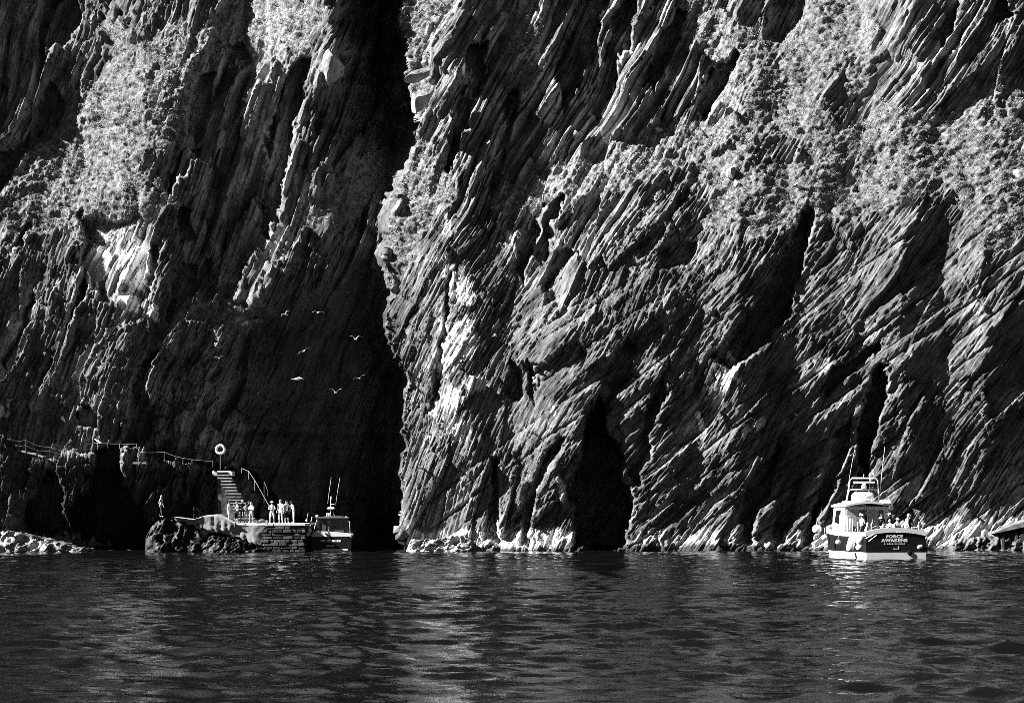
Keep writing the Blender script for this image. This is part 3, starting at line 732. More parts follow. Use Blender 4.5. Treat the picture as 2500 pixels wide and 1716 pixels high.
rock_blob('chockstone', on_cliff(1026, 268, 4.0), (2.0, 2.2, 2.5), 11, STONE, 'pale rounded boulder wedged in the gully below a jutting slab', 'boulder', rot=.25)
rock_blob('jutting_slab', on_cliff(1035, 205, 3.5), (3.4, 3.0, .9), 12, STONE2, 'flat wedge-shaped slab jutting out above the wedged boulder', 'boulder', rot=-.45, cuts=6)
rock_blob('boulder', on_cliff(820, 165, .8), (2.3, 2.0, 3.9), 13, STONE, 'tall pale lichen-covered rock standing in the dark upper gully wall', 'boulder', rot=.15)
rock_blob('boulder', on_cliff(1784, 428, .3), (1.0, .9, 1.3), 14, STONE, 'larger pale stone on the ragged slope under the overgrown belt', 'boulder', 'loose stones on the slope', rot=.4)
rock_blob('boulder', on_cliff(1800, 446, .25), (.6, .6, .7), 15, STONE, 'smaller pale stone just beside the larger one on the slope', 'boulder', 'loose stones on the slope')
rock_blob('boulder', on_cliff(1949, 455, .25), (.8, .6, .6), 16, STONE, 'round white stone lying among the plants of the middle slope', 'boulder', 'loose stones on the slope')
rock_blob('boulder', on_cliff(2492, 432, .6), (1.8, 1.6, 1.6), 17, STONE, 'big pale boulder cut off by the right edge of the picture', 'boulder')
rock_blob('boulder', on_cliff(1405, 322, .3), (.8, .7, .9), 18, STONE, 'pale stone lying at the foot of the great slabs', 'boulder', 'loose stones on the slope')
rock_blob('boulder', on_cliff(1608, 322, .3), (.9, .7, .6), 19, STONE, 'pale flat stone under the dark slab in the overgrown belt', 'boulder', 'loose stones on the slope')
rock_blob('boulder', on_cliff(688, 630, .25), (.5, .5, .5), 20, STONE, 'small white stone on the rubble ledge left of the gully', 'boulder', 'loose stones on the slope')

def make_shore_rock(name, outline, Yf, thick, seed, label, wet=.03):
    """rough rock mass: outline of its top edge in photo pixels, standing in the water at distance Yf"""
    xs = np.arange(outline[0][0], outline[-1][0] + .1, 3.0)
    top = np.interp(xs, [p[0] for p in outline], [p[1] for p in outline]) + 3.0 * vn(xs / 7., xs * 0, seed) + 2.0 * vn(xs / 3., xs * 0, seed + 1)
    nv, nb = 34, 12
    rows = []
    X0 = (xs - 1250) / FPX * Yf
    zt = EYE + (HOR - top) / FPX * Yf
    taper = np.clip(np.minimum(np.arange(len(xs)), np.arange(len(xs))[::-1]) / 9.0, .05, 1) ** .6
    for i in range(nv):
        q = i / (nv - 1.); z = -0.5 + (zt + .5) * q
        rows.append(np.stack([X0, Yf - (0.35 + .8 * (1 - q)) * taper, z], -1))
    for i in range(1, nb + 1):
        q = i / nb
        rows.append(np.stack([X0, Yf - .35 * taper + q * thick, zt - .15 * q], -1))
    P = np.stack(rows)
    A = np.arange(P.shape[0])[:, None] * .09; S = X0[None] + 0 * A
    f, e, r = facets(S - A * .3, A + 0 * S, .8, 1.3, seed, k=-.2, kr=.5, kt=.3, amp=.55)
    f2, e2, r2 = facets(S - A * .3, A + 0 * S, .28, .5, seed + 3, k=-.2, kr=.6, kt=.3, amp=.2)
    d = f + f2 + .12 * fbm(S * 2, A * 2, 3, seed)
    P[..., 1] -= d * np.clip(taper, .2, 1); P[..., 2] += .25 * d * (np.arange(P.shape[0]) >= nv)[:, None]
    me = np_mesh(name, P.reshape(-1, 3), grid_faces(*P.shape[:2]), smooth=False)
    o = link_mesh(name, me, plain(name + '_stone', wet, .55, .35, .6, 1.2, .1))
    return tag(o, label, 'rock')
make_shore_rock('shore_rock', [(355, 1310), (372, 1282), (398, 1265), (440, 1267), (462, 1280), (485, 1296), (500, 1318), (515, 1345)], 147.2, 5.0, 31, 'dark wet rock hump in the water left of the stone pier', .012)
make_shore_rock('shore_rock', [(-40, 1302), (20, 1298), (60, 1302), (105, 1315), (150, 1326), (190, 1334), (215, 1345)], 147.5, 4.0, 37, 'low white-crusted rocks at the waterline in the lower left corner', .22)
make_shore_rock('shore_rock', [(990, 1345), (1004, 1316), (1060, 1318), (1120, 1306), (1160, 1325), (1185, 1345)], 148.2, 3.0, 41, 'pale barnacled rock foot right of the black sea cave', .30)

make_shore_rock('shore_rock', [(2290, 1345), (2330, 1325), (2380, 1312), (2430, 1304), (2470, 1298), (2520, 1290), (2600, 1270), (2640, 1262)], 154.0, 3.0, 43, 'grey ragged rock ledge under the concrete ramp at the right edge', .12)
make_shore_rock('shore_rock', [(492, 1330), (520, 1308), (560, 1312), (600, 1322), (640, 1330), (668, 1345)], 146.6, 1.2, 47, 'low black rocks added to darken the foot of the pier under the ragged concrete', .010)  # added near-black rock, standing for the shade below the concrete
# ---- pier
PY_ = 147.0; KP = FPX / PY_
px = lambda x: (x - 1250) / KP
pz = lambda y: EYE + (HOR - y) / KP
PT = pz(1277)
pier = empty('stone_pier', (px(640), PY_, 0), 0, 'low stone pier of coursed blocks with pale concrete edge where people wait', 'pier')
def P_(x, Y, z): return Vector((x - px(640), Y - PY_, z))     # pier-local
b = MB(); x0, x1 = px(500), px(746)
b.box(P_((x0 + x1) / 2, PY_ + 4.5, PT / 2 - .6), (x1 - x0 - .3, 8.4, PT + 1.0)); b.build('core', M['core'], pier, bevel=.03)
# deck slabs and coping, each its own piece
rs = random.Random(4)
x = x0
while x < x1 - .2:
    w = min(rs.uniform(1.1, 1.7), x1 - x)
    b = MB(); b.box((0, 0, 0), (w - .02, .75, .22)); o = b.build('coping_stone', M['coping'], pier, bevel=.03)
    o.location = P_(x + w / 2, PY_ + .30 - rs.uniform(0, .03), PT - .11 + rs.uniform(-.012, .012)); x += w
for j in range(4):
    x = x0
    while x < x1 - .2:
        w = min(rs.uniform(1.8, 2.6), x1 - x)
        b = MB(); b.box((0, 0, 0), (w - .025, 1.92, .18)); o = b.build('deck_slab', M['concrete'], pier, bevel=.02)
        o.location = P_(x + w / 2, PY_ + .70 + 1.0 + j * 1.95, PT - .095 + rs.uniform(-.01, .01)); x += w
# coursed blocks of the face
z = PT - .24; k = 0
while z > -.4:
    hgt = rs.uniform(.22, .34); x = px(640) - rs.uniform(0, .5)
    while x < x1 - .15:
        w = min(rs.uniform(.3, .85), x1 - x)
        b = MB(); b.box((0, 0, 0), (w - .02, .5, hgt - .02), taper=rs.uniform(.93, 1)); o = b.build('block', M['block'], pier, bevel=.035)
        o.location = P_(x + w / 2, PY_ + .24 + rs.uniform(-.07, .05), z - hgt / 2); o.rotation_euler = (rs.uniform(-.03, .03), rs.uniform(-.02, .02), rs.uniform(-.06, .06)); x += w
    z -= hgt
# right hand return of the pier: blocks on the end wall
z = PT - .24
while z > -.4:
    hgt = rs.uniform(.32, .44); y = PY_ + .3
    while y < PY_ + 8:
        w = rs.uniform(.7, 1.2)
        b = MB(); b.box((0, 0, 0), (.4, w - .04, hgt - .04)); o = b.build('block', M['block'], pier, bevel=.03)
        o.location = P_(x1 - .17 + rs.uniform(-.04, .04), y + w / 2, z - hgt / 2); y += w
    z -= hgt
# concrete facing of the older half, with its ragged foot, and the apron that runs up to the rock
def concrete_sheet(name, top, bot, Yf, th, mat, parent, off, seed):
    xs = np.arange(top[0][0], top[-1][0] + .1, 4.0); n = 10
    t = np.interp(xs, *zip(*top)); bo = np.interp(xs, *zip(*bot)) + 5 * vn(xs / 8., xs * 0, seed) + 3 * vn(xs / 3., xs * 0, seed + 2)
    rows = []
    kk = FPX / Yf
    for side in (0, 1):
        for i in range(n):
            q = i / (n - 1.); q = q if side == 0 else 1 - q
            yy = t + (bo - t) * (1 - q)
            d = Yf + (th if side else 0) + (0 if side else 1) * (.05 * fbm(xs / 9., yy / 9., 3, seed) + .25 * (1 - q))
            rows.append(np.stack([(xs - 1250) / kk - off.x, d - off.y + 0 * xs, EYE + (HOR - yy) / kk - off.z], -1))
    P = np.stack(rows + rows[:1])
    me = np_mesh(name, P.reshape(-1, 3), grid_faces(*P.shape[:2]), smooth=False)
    return link_mesh(name, me, mat, parent)
off = Vector((px(640), PY_, 0))
concrete_sheet('concrete_facing', [(500, 1277.5), (655, 1277.5)], [(500, 1296), (540, 1300), (600, 1316), (620, 1330), (655, 1300)], PY_ - .12, .5, M['concrete'], pier, off, 3)
apron = empty('concrete_apron', (px(500), PY_, 1.9), 0, 'sloping pale concrete apron joining the pier to the dark rocks', 'apron')
concrete_sheet('slope', [(425, 1262), (470, 1268), (500, 1258), (530, 1255), (560, 1270), (575, 1277)], [(425, 1270), (470, 1279), (500, 1292), (530, 1296), (560, 1292), (575, 1290)], PY_ - .3, 3.0, M['concrete'], apron, Vector((px(500), PY_, 1.9)), 9)

# ---- steps up the rock
stair = empty('rock_steps', (px(600), PY_ + 4, PT), 0, 'narrow flight of worn concrete steps climbing the rock behind the pier', 'steps')
NS = 17
for i in range(NS):
    q = i / (NS - 1.); Ys = PY_ + 4.0 + i * .27
    c = at(604 - 62 * q, 1272 - 121 * q, Ys)
    wd = 1.35 - .35 * q + .2 * math.sin(i * 2.3)
    b = MB(); b.box((0, 0, -.05), (wd, .33, .10)); o = b.build('step', M['kerb'], stair, bevel=.03)
    o.location = c - stair.location; o.rotation_euler = (0, .02 * math.sin(i * 3.1), .05 * math.sin(i * 1.7))
    b = MB(); h = 1.2 + 2.2 * q; b.box((.05, .05, -.10 - h / 2), (wd + .1, .30, h)); b.build('footing', M['block'], o)
c = at(546, 1150, PY_ + 8.9); b = MB(); b.box((0, 0, -.2), (1.7, 1.3, .4)); o = b.build('landing_slab', M['coping'], stair, bevel=.05); o.location = c - stair.location
LAND = c
# ---- handrails and chain fence
def rail_thing(name, posts, label, cat, r=.025, sag=.0, strands=(1.0,), mat='rail', ph=None):
    """posts: (x, y_foot, y_top, Y)"""
    base = at(posts[0][0], posts[0][1], posts[0][3])
    root = empty(name, base, 0, label, cat)
    tops = []
    for (x, yf, yt, Y) in posts:
        f = at(x, yf, Y); t = at(x, yt, Y); tops.append((f, t))
        b = MB(); b.tube([f - base - Vector((0, 0, .15)), t - base], r * 1.3); b.build('post', M[mat], root)
    for s_ in strands:
        for (f0, t0), (f1, t1) in zip(tops[:-1], tops[1:]):
            a = f0.lerp(t0, s_) - base; c = f1.lerp(t1, s_) - base; pts = []
            for i in range(9):
                u = i / 8.; p = a.lerp(c, u); p.z -= sag * 4 * u * (1 - u); pts.append(p)
            b = MB(); b.tube(pts, r); b.build('strand', M[mat], root)
    return root
rail_thing('handrail', [(660, 1262, 1240, PY_ + 3.5), (622, 1192, 1172, PY_ + 5.5), (607, 1165, 1150, PY_ + 7.0), (590, 1150, 1143, PY_ + 8.2)], 'thin handrail running down beside the steps to the pier', 'handrail', .02)
rail_thing('handrail', [(645, 1222, 1176, PY_ + 6.0), (653, 1205, 1196, PY_ + 5.4)], 'short bent rail end standing alone right of the steps', 'handrail', .02, mat='chain')
rail_thing('handrail', [(338, 1131, 1103, 152.2), (401, 1121, 1103, 152.0), (447, 1130, 1118, 151.8), (520, 1136, 1125, 151.6)], 'pale rope handrail along the ledge left of the lifebuoy', 'handrail', .018, .06)
rail_thing('chain_fence', [(-20, 1080, 1055, 153.6), (6, 1085, 1060, 153.5), (24, 1095, 1070, 153.4), (62, 1102, 1073, 153.3), (122, 1113, 1091, 153.2), (183, 1120, 1097, 153.1)], 'sagging chain fence along the cliff path at the left edge', 'fence', .013, .18, (1.0, .55), 'chain')
rail_thing('chain_fence', [(208, 1096, 1083, 153.0), (238, 1092, 1081, 153.0), (262, 1090, 1082, 153.0), (292, 1091, 1083, 153.0), (334, 1096, 1083, 153.0)], 'low pale rail on top of the dark rock wall by the perched gull', 'fence', .018, .03)
# pale worn kerb stones of the path
for i, (xa, ya, xb, yb) in enumerate([(0, 1086, 14, 1090), (16, 1093, 40, 1098), (44, 1100, 66, 1105), (70, 1106, 92, 1110), (96, 1112, 108, 1117), (146, 1117, 152, 1119), (156, 1121, 172, 1126), (326, 1131, 360, 1131)]):
    Y = 152.6; a = at(xa, ya, Y); c = at(xb, yb, Y); d = c - a
    b = MB(); b.box((0, 0, 0), (d.length, .7, .17)); o = b.build('kerb_stone', M['kerb'], None, bevel=.04)
    o.location = (a + c) / 2; o.rotation_euler = (0, -math.atan2(d.z, d.x), 0)
    tag(o, ['pale kerb stone of the path at the very left edge', 'long pale kerb stone below the first fence posts', 'pale kerb stone below the middle of the chain fence', 'pale kerb stone right of the middle fence post', 'short pale kerb stone at the bend of the path', 'tiny pale stone between the two path ends', 'pale stone where the path meets the rock wall', 'pale flat stone under the first post of the rope handrail'][i], 'kerb stone', 'kerb stones of the path')
# ---- lifebuoy on its post
lp = at(538, 1140, 151.0)
b = MB(); b.tube([(0, 0, -.2), (0, 0, 1.0)], .035); b.box((0, 0, 1.35), (.10, .05, .9)); o = b.build('lifebuoy_post', M['rail'], None); o.location = lp
tag(o, 'thin pale post that carries the lifebuoy above the steps', 'post')
b = MB(); b.torus((0, 0, 0), .325, .105, 28, 10); o = b.build('lifebuoy', M['buoy'], None, True); o.location = at(538, 1097, 150.85)
b = MB()
for a in (45, 135, 225, 315):
    ca, sa = math.cos(math.radians(a)), math.sin(math.radians(a)); b.torus((.325 * ca, 0, .325 * sa), .112, .012, 10, 4, 'Z')
b.build('strap', M['cl_grey'], o)
tag(o, 'round white lifebuoy hung on a post at the head of the steps', 'lifebuoy')
# ---- bags and crate on the pier
def heap(x, w, h, seed, label, cat):
    o = rock_blob('bag' if cat == 'bag' else 'crate', at(x, 1277, PY_ + .8) + Vector((0, 0, h * .42)), (w, .5, h), seed, M['bag'], label, cat, 'luggage left on the pier', cuts=4)
heap(626, .55, .42, 61, 'rounded canvas bag lying behind the standing group on the pier', 'bag')
heap(640, .62, .36, 62, 'low grey bag lying between the two groups on the pier', 'bag')
heap(651, .4, .26, 63, 'small flat bag at the right end of the luggage', 'bag')
heap(567, .45, .28, 64, 'pale small bag by the feet of the leftmost waiting person', 'bag')

# ---- concrete ramp in the lower right corner
ramp = empty('concrete_ramp', at(2470, 1342, 154), 0, 'pale concrete ramp on pillars at the right edge of the picture', 'ramp')
rb = ramp.location
def rw(x, y, Y): return at(x, y, Y) - rb
b = MB()
ring = lambda x, yt, yb: [rw(x, yt, 153), rw(x, yb, 153), rw(x, yb, 153) + Vector((0, 2.2, 0)), rw(x, yt, 153) + Vector((0, 2.2, 0))]
b.loft([ring(2428, 1299, 1303), ring(2470, 1282, 1294), ring(2505, 1270, 1286), ring(2640, 1224, 1246)]); b.build('ramp_deck', M['ramp'], ramp, bevel=.04)
for x, w, yt in ((2447, .3, 1298), (2480, .28, 1290), (2496, .5, 1286), (2540, .4, 1272), (2590, .4, 1256)):
    a = rw(x, yt, 153.4); h = rb.z + a.z + 1.0
    b = MB(); b.box((a.x, a.y, a.z - h / 2), (w, .5, h), taper=.9); b.build('pillar', M['block'], ramp, bevel=.04)
# ------------------------------------------------------------------ boats
def hull_ring(y, L, beam, sheer, keel=-.45, n=13):
    """half-section of a work boat at distance y from the transom, as full ring port gunwale -> keel -> starboard gunwale"""
    u = y / L
    w = beam / 2 * (1.0 - max(0, (u - .45) / .55) ** 2.2) * (.955 + .045 * min(1, u / .25))
    w = max(w, .03)
    zt = sheer(u); zk = keel + .35 * max(0, (u - .7) / .3) ** 2
    prof = [(1.0, 1.0), (.995, .82), (.985, .62), (.965, .42), (.94, .28), (.88, .14), (.55, .04), (0, 0)]
    fl = .16 * u * u
    pts = []
    for k, q in prof:
        ww = w * (k + fl * (q - .5) * (1 - .3 * u)); pts.append((-ww, zk + (zt - zk) * q))
    return [Vector((x, y, z)) for x, z in pts] + [Vector((-x, y, z)) for x, z in reversed(pts[:-1])]
def make_hull(root, L, beam, sheer, stripe_z, cap_h, N=22):
    ys = [L * (i / (N - 1.)) ** .92 for i in range(N)]
    rings = [hull_ring(y, L, beam, sheer) for y in ys]
    # three bands, each its own closed shell: boot stripe, dark topsides
    def band(z0, z1, grow):
        out = []
        for r in rings:
            half = len(r) // 2
            def cut(side, z):
                pts = r[:half + 1] if side < 0 else list(reversed(r[half:]))
                zs = [p.z for p in pts]
                for a, c in zip(pts[:-1], pts[1:]):
                    if (a.z - z) * (c.z - z) <= 0 and a.z != c.z: return a.lerp(c, (a.z - z) / (a.z - c.z))
                return pts[0].copy() if z > pts[0].z else pts[-1].copy()
            row = []
            zs = [z0 if not callable(z0) else z0(r[0].z)] ; z1v = z1(r[0].z) if callable(z1) else z1
            lv = [zs[0] + (z1v - zs[0]) * i / 5. for i in range(6)]
            for z in reversed(lv):
                p = cut(-1, z); row.append(Vector((p.x - grow, p.y, z)))
            for z in lv:
                p = cut(1, z); row.append(Vector((p.x + grow, p.y, z)))
            out.append(row)
        out = [[Vector((p.x, p.y - grow, p.z)) for p in out[0]]] + out
        return out
    b = MB(); b.loft(band(-.4, stripe_z, .012)); b.build('boot_stripe', M['white'], root)
    b = MB(); b.loft(band(stripe_z, lambda t: t - cap_h, 0)); b.build('topsides', M['hull'], root)
    # gunwale cap: closed band standing proud
    b = MB(); outer = []
    for side in (-1, 1):
        rows = []
        for r in rings:
            g = r[0] if side < 0 else r[-1]
            rows.append([Vector((g.x + side * .05, g.y, g.z - cap_h)), Vector((g.x + side * .05, g.y, g.z + .02)), Vector((g.x - side * .16 * min(1, abs(g.x) / .2), g.y, g.z + .02)), Vector((g.x - side * .16 * min(1, abs(g.x) / .2), g.y, g.z - cap_h))])
        b.loft(rows)
    b.build('gunwale', M['white'], root)
    # deck
    rows = []
    for r in rings:
        g = r[0]; z = g.z - .72; rows.append([Vector((g.x * .95, g.y + .06, z)), Vector((-g.x * .95, g.y + .06, z)), Vector((-g.x * .95, g.y + .06, z - .06)), Vector((g.x * .95, g.y + .06, z - .06))])
    b = MB(); b.loft(rows); b.build('deck', M['deck'], root)
    return rings
def text_obj(body, size, parent, loc, rot, mat, name='lettering', bold=0.0, sx=1.0):
    cu = bpy.data.curves.new('t', 'FONT'); cu.body = body; cu.size = size; cu.align_x = 'CENTER'; cu.align_y = 'CENTER'; cu.extrude = .006; cu.offset = bold; cu.space_character = 1.15
    t = bpy.data.objects.new('t', cu); col.objects.link(t)
    dg = bpy.context.evaluated_depsgraph_get(); me = bpy.data.meshes.new_from_object(t.evaluated_get(dg))
    bpy.data.objects.remove(t); me.materials.clear()
    o = link_mesh(name, me, mat, parent); o.location = loc; o.rotation_euler = rot; o.scale = (sx, 1, 1)
    return o

# ---- the tour boat on the right, seen from astern
S1 = at(2187, 1364, sea_y(1364)); S1.z = 0
RZ1 = math.radians(9)
boat = empty('passenger_boat', S1, RZ1, 'black and white passenger boat full of people lying off the cliff on the right', 'boat')
L1, B1 = 12.4, 4.25
sh1 = lambda u: 1.72 + .95 * max(0, u - .35) ** 1.5
make_hull(boat, L1, B1, sh1, .42, .26)
# transom: dark board with a crowned white top rail
b = MB()
def tr_ring(y, z0, zt, n=14, hw=B1 / 2 * .955):
    top = [Vector((-hw + 2 * hw * i / n, y, zt + .24 * (1 - (2 * i / n - 1) ** 2))) for i in range(n + 1)]
    return [Vector((-hw, y, z0))] + top + [Vector((hw, y, z0))]
b.loft([tr_ring(-.03, .42, 1.50), tr_ring(.10, .42, 1.50)]); b.build('transom', M['hull'], boat)
b = MB(); b.loft([[Vector((x * 1.02, y, z - .27)) if k else Vector((x * 1.02, y, z + .03)) for k, (x, z) in ((0, (-B1 / 2 * .955 + B1 * .955 * i / 14, 1.76 + .26 * (1 - (2 * i / 14 - 1) ** 2))), (1, (-B1 / 2 * .955 + B1 * .955 * i / 14, 1.76 + .26 * (1 - (2 * i / 14 - 1) ** 2))))] + [Vector(((-B1 / 2 * .955 + B1 * .955 * i / 14) * 1.02, y2, 1.76 + .26 * (1 - (2 * i / 14 - 1) ** 2) - dz)) for y2, dz in ((.16, .27), (.16, -.03))] for y in (-.08,) for i in range(15)])
b.build('stern_rail', M['white'], boat)
b = MB(); b.box((0, -.045, .02), (B1 * .955 + .02, .06, .80)); b.build('stern_stripe', M['white'], boat)
T = -.045
text_obj('FORCE', .27, boat, (-.10, T, 1.46), (math.radians(90), 0, 0), M['letter'], 'lettering', .012, 1.25)
text_obj('AWAKENS', .27, boat, (-.10, T, 1.20), (math.radians(90), 0, 0), M['letter'], 'lettering', .012, 1.25)
b = MB()
for i in range(16): b.box((-.78 + i * .092, T, .99), (.055 + .02 * math.sin(i * 5), .012, .055 + .02 * math.cos(i * 3)))
b.build('small_print', M['letter'], boat)
b = MB(); b.box((.02, T, .66), (.36, .012, .045)); b.box((.18, T, .75), (.04, .012, .17)); b.box((-.14, T, .71), (.025, .012, .06)); b.build('plate_edge', M['letter'], boat)
for x, r in ((1.58, .13), (1.72, .11)):
    b = MB(); b.lathe([(r * .7, -.05), (r, -.03), (r, .03), (r * .7, .05)], (x, T - .02, .77 + (x - 1.58) * .4), 12, 'Y'); b.build('stern_fitting', M['buoy'], boat, True)
b = MB(); b.lathe([(.14, -.03), (.17, -.02), (.17, .02), (.14, .03)], (.92, -.10, .40), 12, 'Y'); b.build('exhaust_pipe', M['black'], boat, True)
# wheelhouse
def house(root, y0, y1, w0, w1, z0, z1, mat, rake=.35, name='wheelhouse'):
    b = MB()
    def ring(y, w, zt, zb): return [Vector((-w / 2, y, zb)), Vector((-w / 2 * 1.0, y, zb + (zt - zb) * .55)), Vector((-w / 2 * .93, y, zt)), Vector((w / 2 * .93, y, zt)), Vector((w / 2, y, zb + (zt - zb) * .55)), Vector((w / 2, y, zb))]
    b.loft([ring(y0, w0, z1, z0), ring(y0 + (y1 - y0) * .6, w0, z1, z0), ring(y1 - rake, w1, z1, z0), ]); o = b.build(name, mat, root)
    return o
DK = 1.0
H1 = house(boat, 5.5, 9.3, 3.35, 2.5, DK, 3.46, M['cabin'], .2)
b = MB(); b.loft([[Vector((-1.25, 9.1, DK)), Vector((1.25, 9.1, DK)), Vector((1.16, 9.1, 3.4)), Vector((-1.16, 9.1, 3.4))], [Vector((-1.1, 9.7, DK)), Vector((1.1, 9.7, DK)), Vector((1.1, 9.2, 3.4)), Vector((-1.1, 9.2, 3.4))]]); b.build('wheelhouse_front', M['cabin'], H1)
# roof with crowned overhang aft
def roof(root, y0, y1, hw, z, th, crown, mat):
    def ring(y, hw, n=10):
        top = [Vector((-hw + 2 * hw * i / n, y, z + th + crown * (1 - (2 * i / n - 1) ** 2))) for i in range(n + 1)]
        bot = [Vector((hw - 2 * hw * i / n, y, z + crown * (1 - (2 * i / n - 1) ** 2))) for i in range(n + 1)]
        return top + bot
    b = MB(); b.loft([ring(y0, hw * .98), ring(y0 + .15, hw), ring(y1 - 1, hw), ring(y1, hw * .8)]); return b.build('roof', mat, root)
R1 = roof(boat, 5.0, 9.0, 1.70, 3.42, .14, .22, M['white'])
# aft bulkhead openings and panels (local x), set proud of the wall
def panel(root, x0, x1, z0, z1, y, mat, name, th=.03):
    b = MB(); b.box(((x0 + x1) / 2, y, (z0 + z1) / 2), (x1 - x0, th, z1 - z0)); return b.build(name, mat, root, bevel=.008)
panel(H1, -.62, -.02, 1.05, 3.20, 5.475, M['glass'], 'doorway')
panel(H1, .12, .74, 2.25, 3.2, 5.475, M['grey'], 'bulkhead_panel')
panel(H1, .82, 1.16, 2.25, 3.2, 5.475, M['glass'], 'aft_window')
panel(H1, -1.45, -.78, 1.2, 3.2, 5.475, M['grey'], 'bulkhead_panel')
for x in (-.66, .02): panel(H1, x - .03, x + .03, 1.05, 3.25, 5.455, M['cabin'], 'door_post')
# side windows, port
for y0, y1 in ((6.3, 7.4), (7.6, 8.6)):
    b = MB()
    q = lambda y, f: -(3.35 / 2 * (1 - .07 * max(0, (f - .55) / .45)) - (0 if y < 7.78 else (y - 7.78) / 1.3 * .42)) - .02
    vs_ = [Vector((q(y0, .5), y0, 2.25)), Vector((q(y1, .5), y1, 2.35)), Vector((q(y1, .92), y1 - .1, 3.15)), Vector((q(y0, .92), y0, 3.2))]
    b.loft([vs_, [v + Vector((.04, 0, 0)) for v in vs_]]); b.build('side_window', M['glass'], H1)
# goalpost frame with radar, rails and lamps
def bar(root, pts, r, name, mat='white', n=7): b = MB(); b.tube(pts, r, n); return b.build(name, M[mat], root, True)
fr = bar(boat, [(-1.15, 6.6, 3.6), (-.95, 6.6, 4.55), (-.86, 6.6, 5.25), (-.70, 6.6, 5.40), (1.0, 6.6, 5.40), (1.14, 6.6, 5.25), (1.20, 6.6, 4.55), (1.30, 6.6, 3.6)], .055, 'mast_frame')
bar(fr, [(-.93, 6.6, 4.62), (1.19, 6.6, 4.62)], .04, 'cross_bar')
bar(fr, [(-.93, 6.62, 4.45), (-.8, 6.62, 4.6)], .03, 'cross_bar'); bar(fr, [(1.2, 6.62, 4.4), (1.08, 6.62, 4.6)], .03, 'cross_bar')
b = MB(); b.box((.15, 6.55, 5.1), (1.55, .14, .14)); b.build('radar_scanner', M['white'], fr, bevel=.03)
b = MB(); b.lathe([(.20, 4.66), (.21, 4.8), (.17, 4.95), (.14, 5.02)], (.15, 6.55, 0), 12); b.build('radar_pedestal', M['white'], fr, True)
b = MB(); b.lathe([(.03, 5.4), (.03, 5.62), (.07, 5.64), (.07, 5.74), (.03, 5.76)], (.85, 6.6, 0), 8); b.build('mast_lamp', M['white'], fr, True)
b = MB(); b.lathe([(.02, 5.4), (.02, 5.55), (.05, 5.57), (.04, 5.66)], (.15, 6.6, 0), 8); b.build('mast_lamp', M['white'], fr, True)
bar(boat, [(-.9, 6.6, 5.3), (-.66, 6.6, 6.6), (-.50, 6.6, 7.35)], [.022, .016, .010], 'aerial', 'metal', 5)
bar(boat, [(1.32, 6.6, 4.4), (1.40, 6.6, 5.2), (1.66, 6.6, 7.55)], [.04, .028, .014], 'aerial', 'metal', 5)
# life raft in its cradle and box on the roof
b = MB(); b.lathe([(.30, -.72), (.40, -.62), (.42, -.1), (.44, 0), (.42, .1), (.40, .62), (.30, .72)], (-.1, 6.1, 4.02), 14, 'X'); LR = b.build('life_raft', M['canister'], boat, True)
for x in (-.55, -.1, .35): bar(LR, [(x, 5.62, 3.62), (x, 5.62, 4.2), (x, 6.1, 4.47)], .02, 'cradle_bar', 'metal', 5)
for z in (3.75, 3.95, 4.15): bar(LR, [(-.6, 5.61, z), (.5, 5.61, z)], .015, 'cradle_bar', 'metal', 5)
b = MB(); b.box((1.22, 5.3, 3.77), (.72, .7, .30), taper=.8); b.build('roof_locker', M['white'], R1, bevel=.05)
b = MB(); b.box((-1.15, 5.9, 3.72), (.9, 1.0, .22), taper=.8); b.build('roof_locker', M['white'], R1, bevel=.05)
# gate of bars at the wheelhouse corner
for i in range(6): bar(boat, [(-2.0 + i * .17, 5.3 - i * .03, 1.0), (-2.0 + i * .17, 5.3 - i * .03, 2.85 - .05 * i)], .03, 'gate_bar', 'white', 5)
for z in (1.5, 1.9, 2.8): bar(boat, [(-2.05, 5.3, z), (-1.1, 5.15, z - .05)], .03, 'gate_bar', 'white', 5)
# benches and seats on deck
for x in (-1.2, 1.1):
    b = MB(); b.box((x, 2.6, 1.22), (.8, 4.0, .45)); b.build('bench', M['grey'], boat, bevel=.02)
for (x, y) in ((-1.9, .3), (-1.95, 1.8), (1.2, .25), (1.65, .2), (1.9, .25)):
    bar(boat, [(x, y, 1.7), (x, y, 2.42 if x > 1.6 else 2.1)], .03, 'stanchion', 'white', 5)
bar(boat, [(1.2, .25, 2.05), (1.65, .2, 2.05), (1.9, .25, 2.05)], .02, 'rail_wire', 'metal', 5)
# fenders along the port side: each hangs from the rail
def hang(name, ball, r, ln, loc, label, tilt=(0, 0)):
    b = MB()
    if ball: b.ball((0, 0, 0), r, 14, 10)
    else: b.lathe([(.04, ln / 2 + .1), (.06, ln / 2), (r * .8, ln / 2 - .1), (r, ln / 2 - .25), (r, -ln / 2 + .25), (r * .75, -ln / 2 + .06), (.05, -ln / 2)], (0, 0, 0), 12)
    o = b.build(name, M['buoy'], None, True); o.location = loc; o.rotation_euler = (tilt[0], tilt[1], 0)
    b = MB(); b.tube([(0, 0, ln / 2 if not ball else r * .9), (.05, .1, (ln / 2 if not ball else r) + .45)], .02); b.build('lanyard', M['rope'], o)
    return tag(o, label, 'fender', 'fenders of the passenger boat')
hang('fender', True, .32, 0, at(1994, 1291, 131.5), 'big round white fender hanging off the bow of the passenger boat')
hang('fender', False, .25, 1.1, at(2078, 1326, 122.6), 'long white fender slanting down the black side of the passenger boat', (0, .28))
hang('fender', False, .30, .62, at(2099, 1317, 122.3), 'stout white fender next to the long slanting one')
hang('fender', True, .24, 0, at(2098, 1335, 122.3), 'squashed white fender just above the waterline under the stout one')
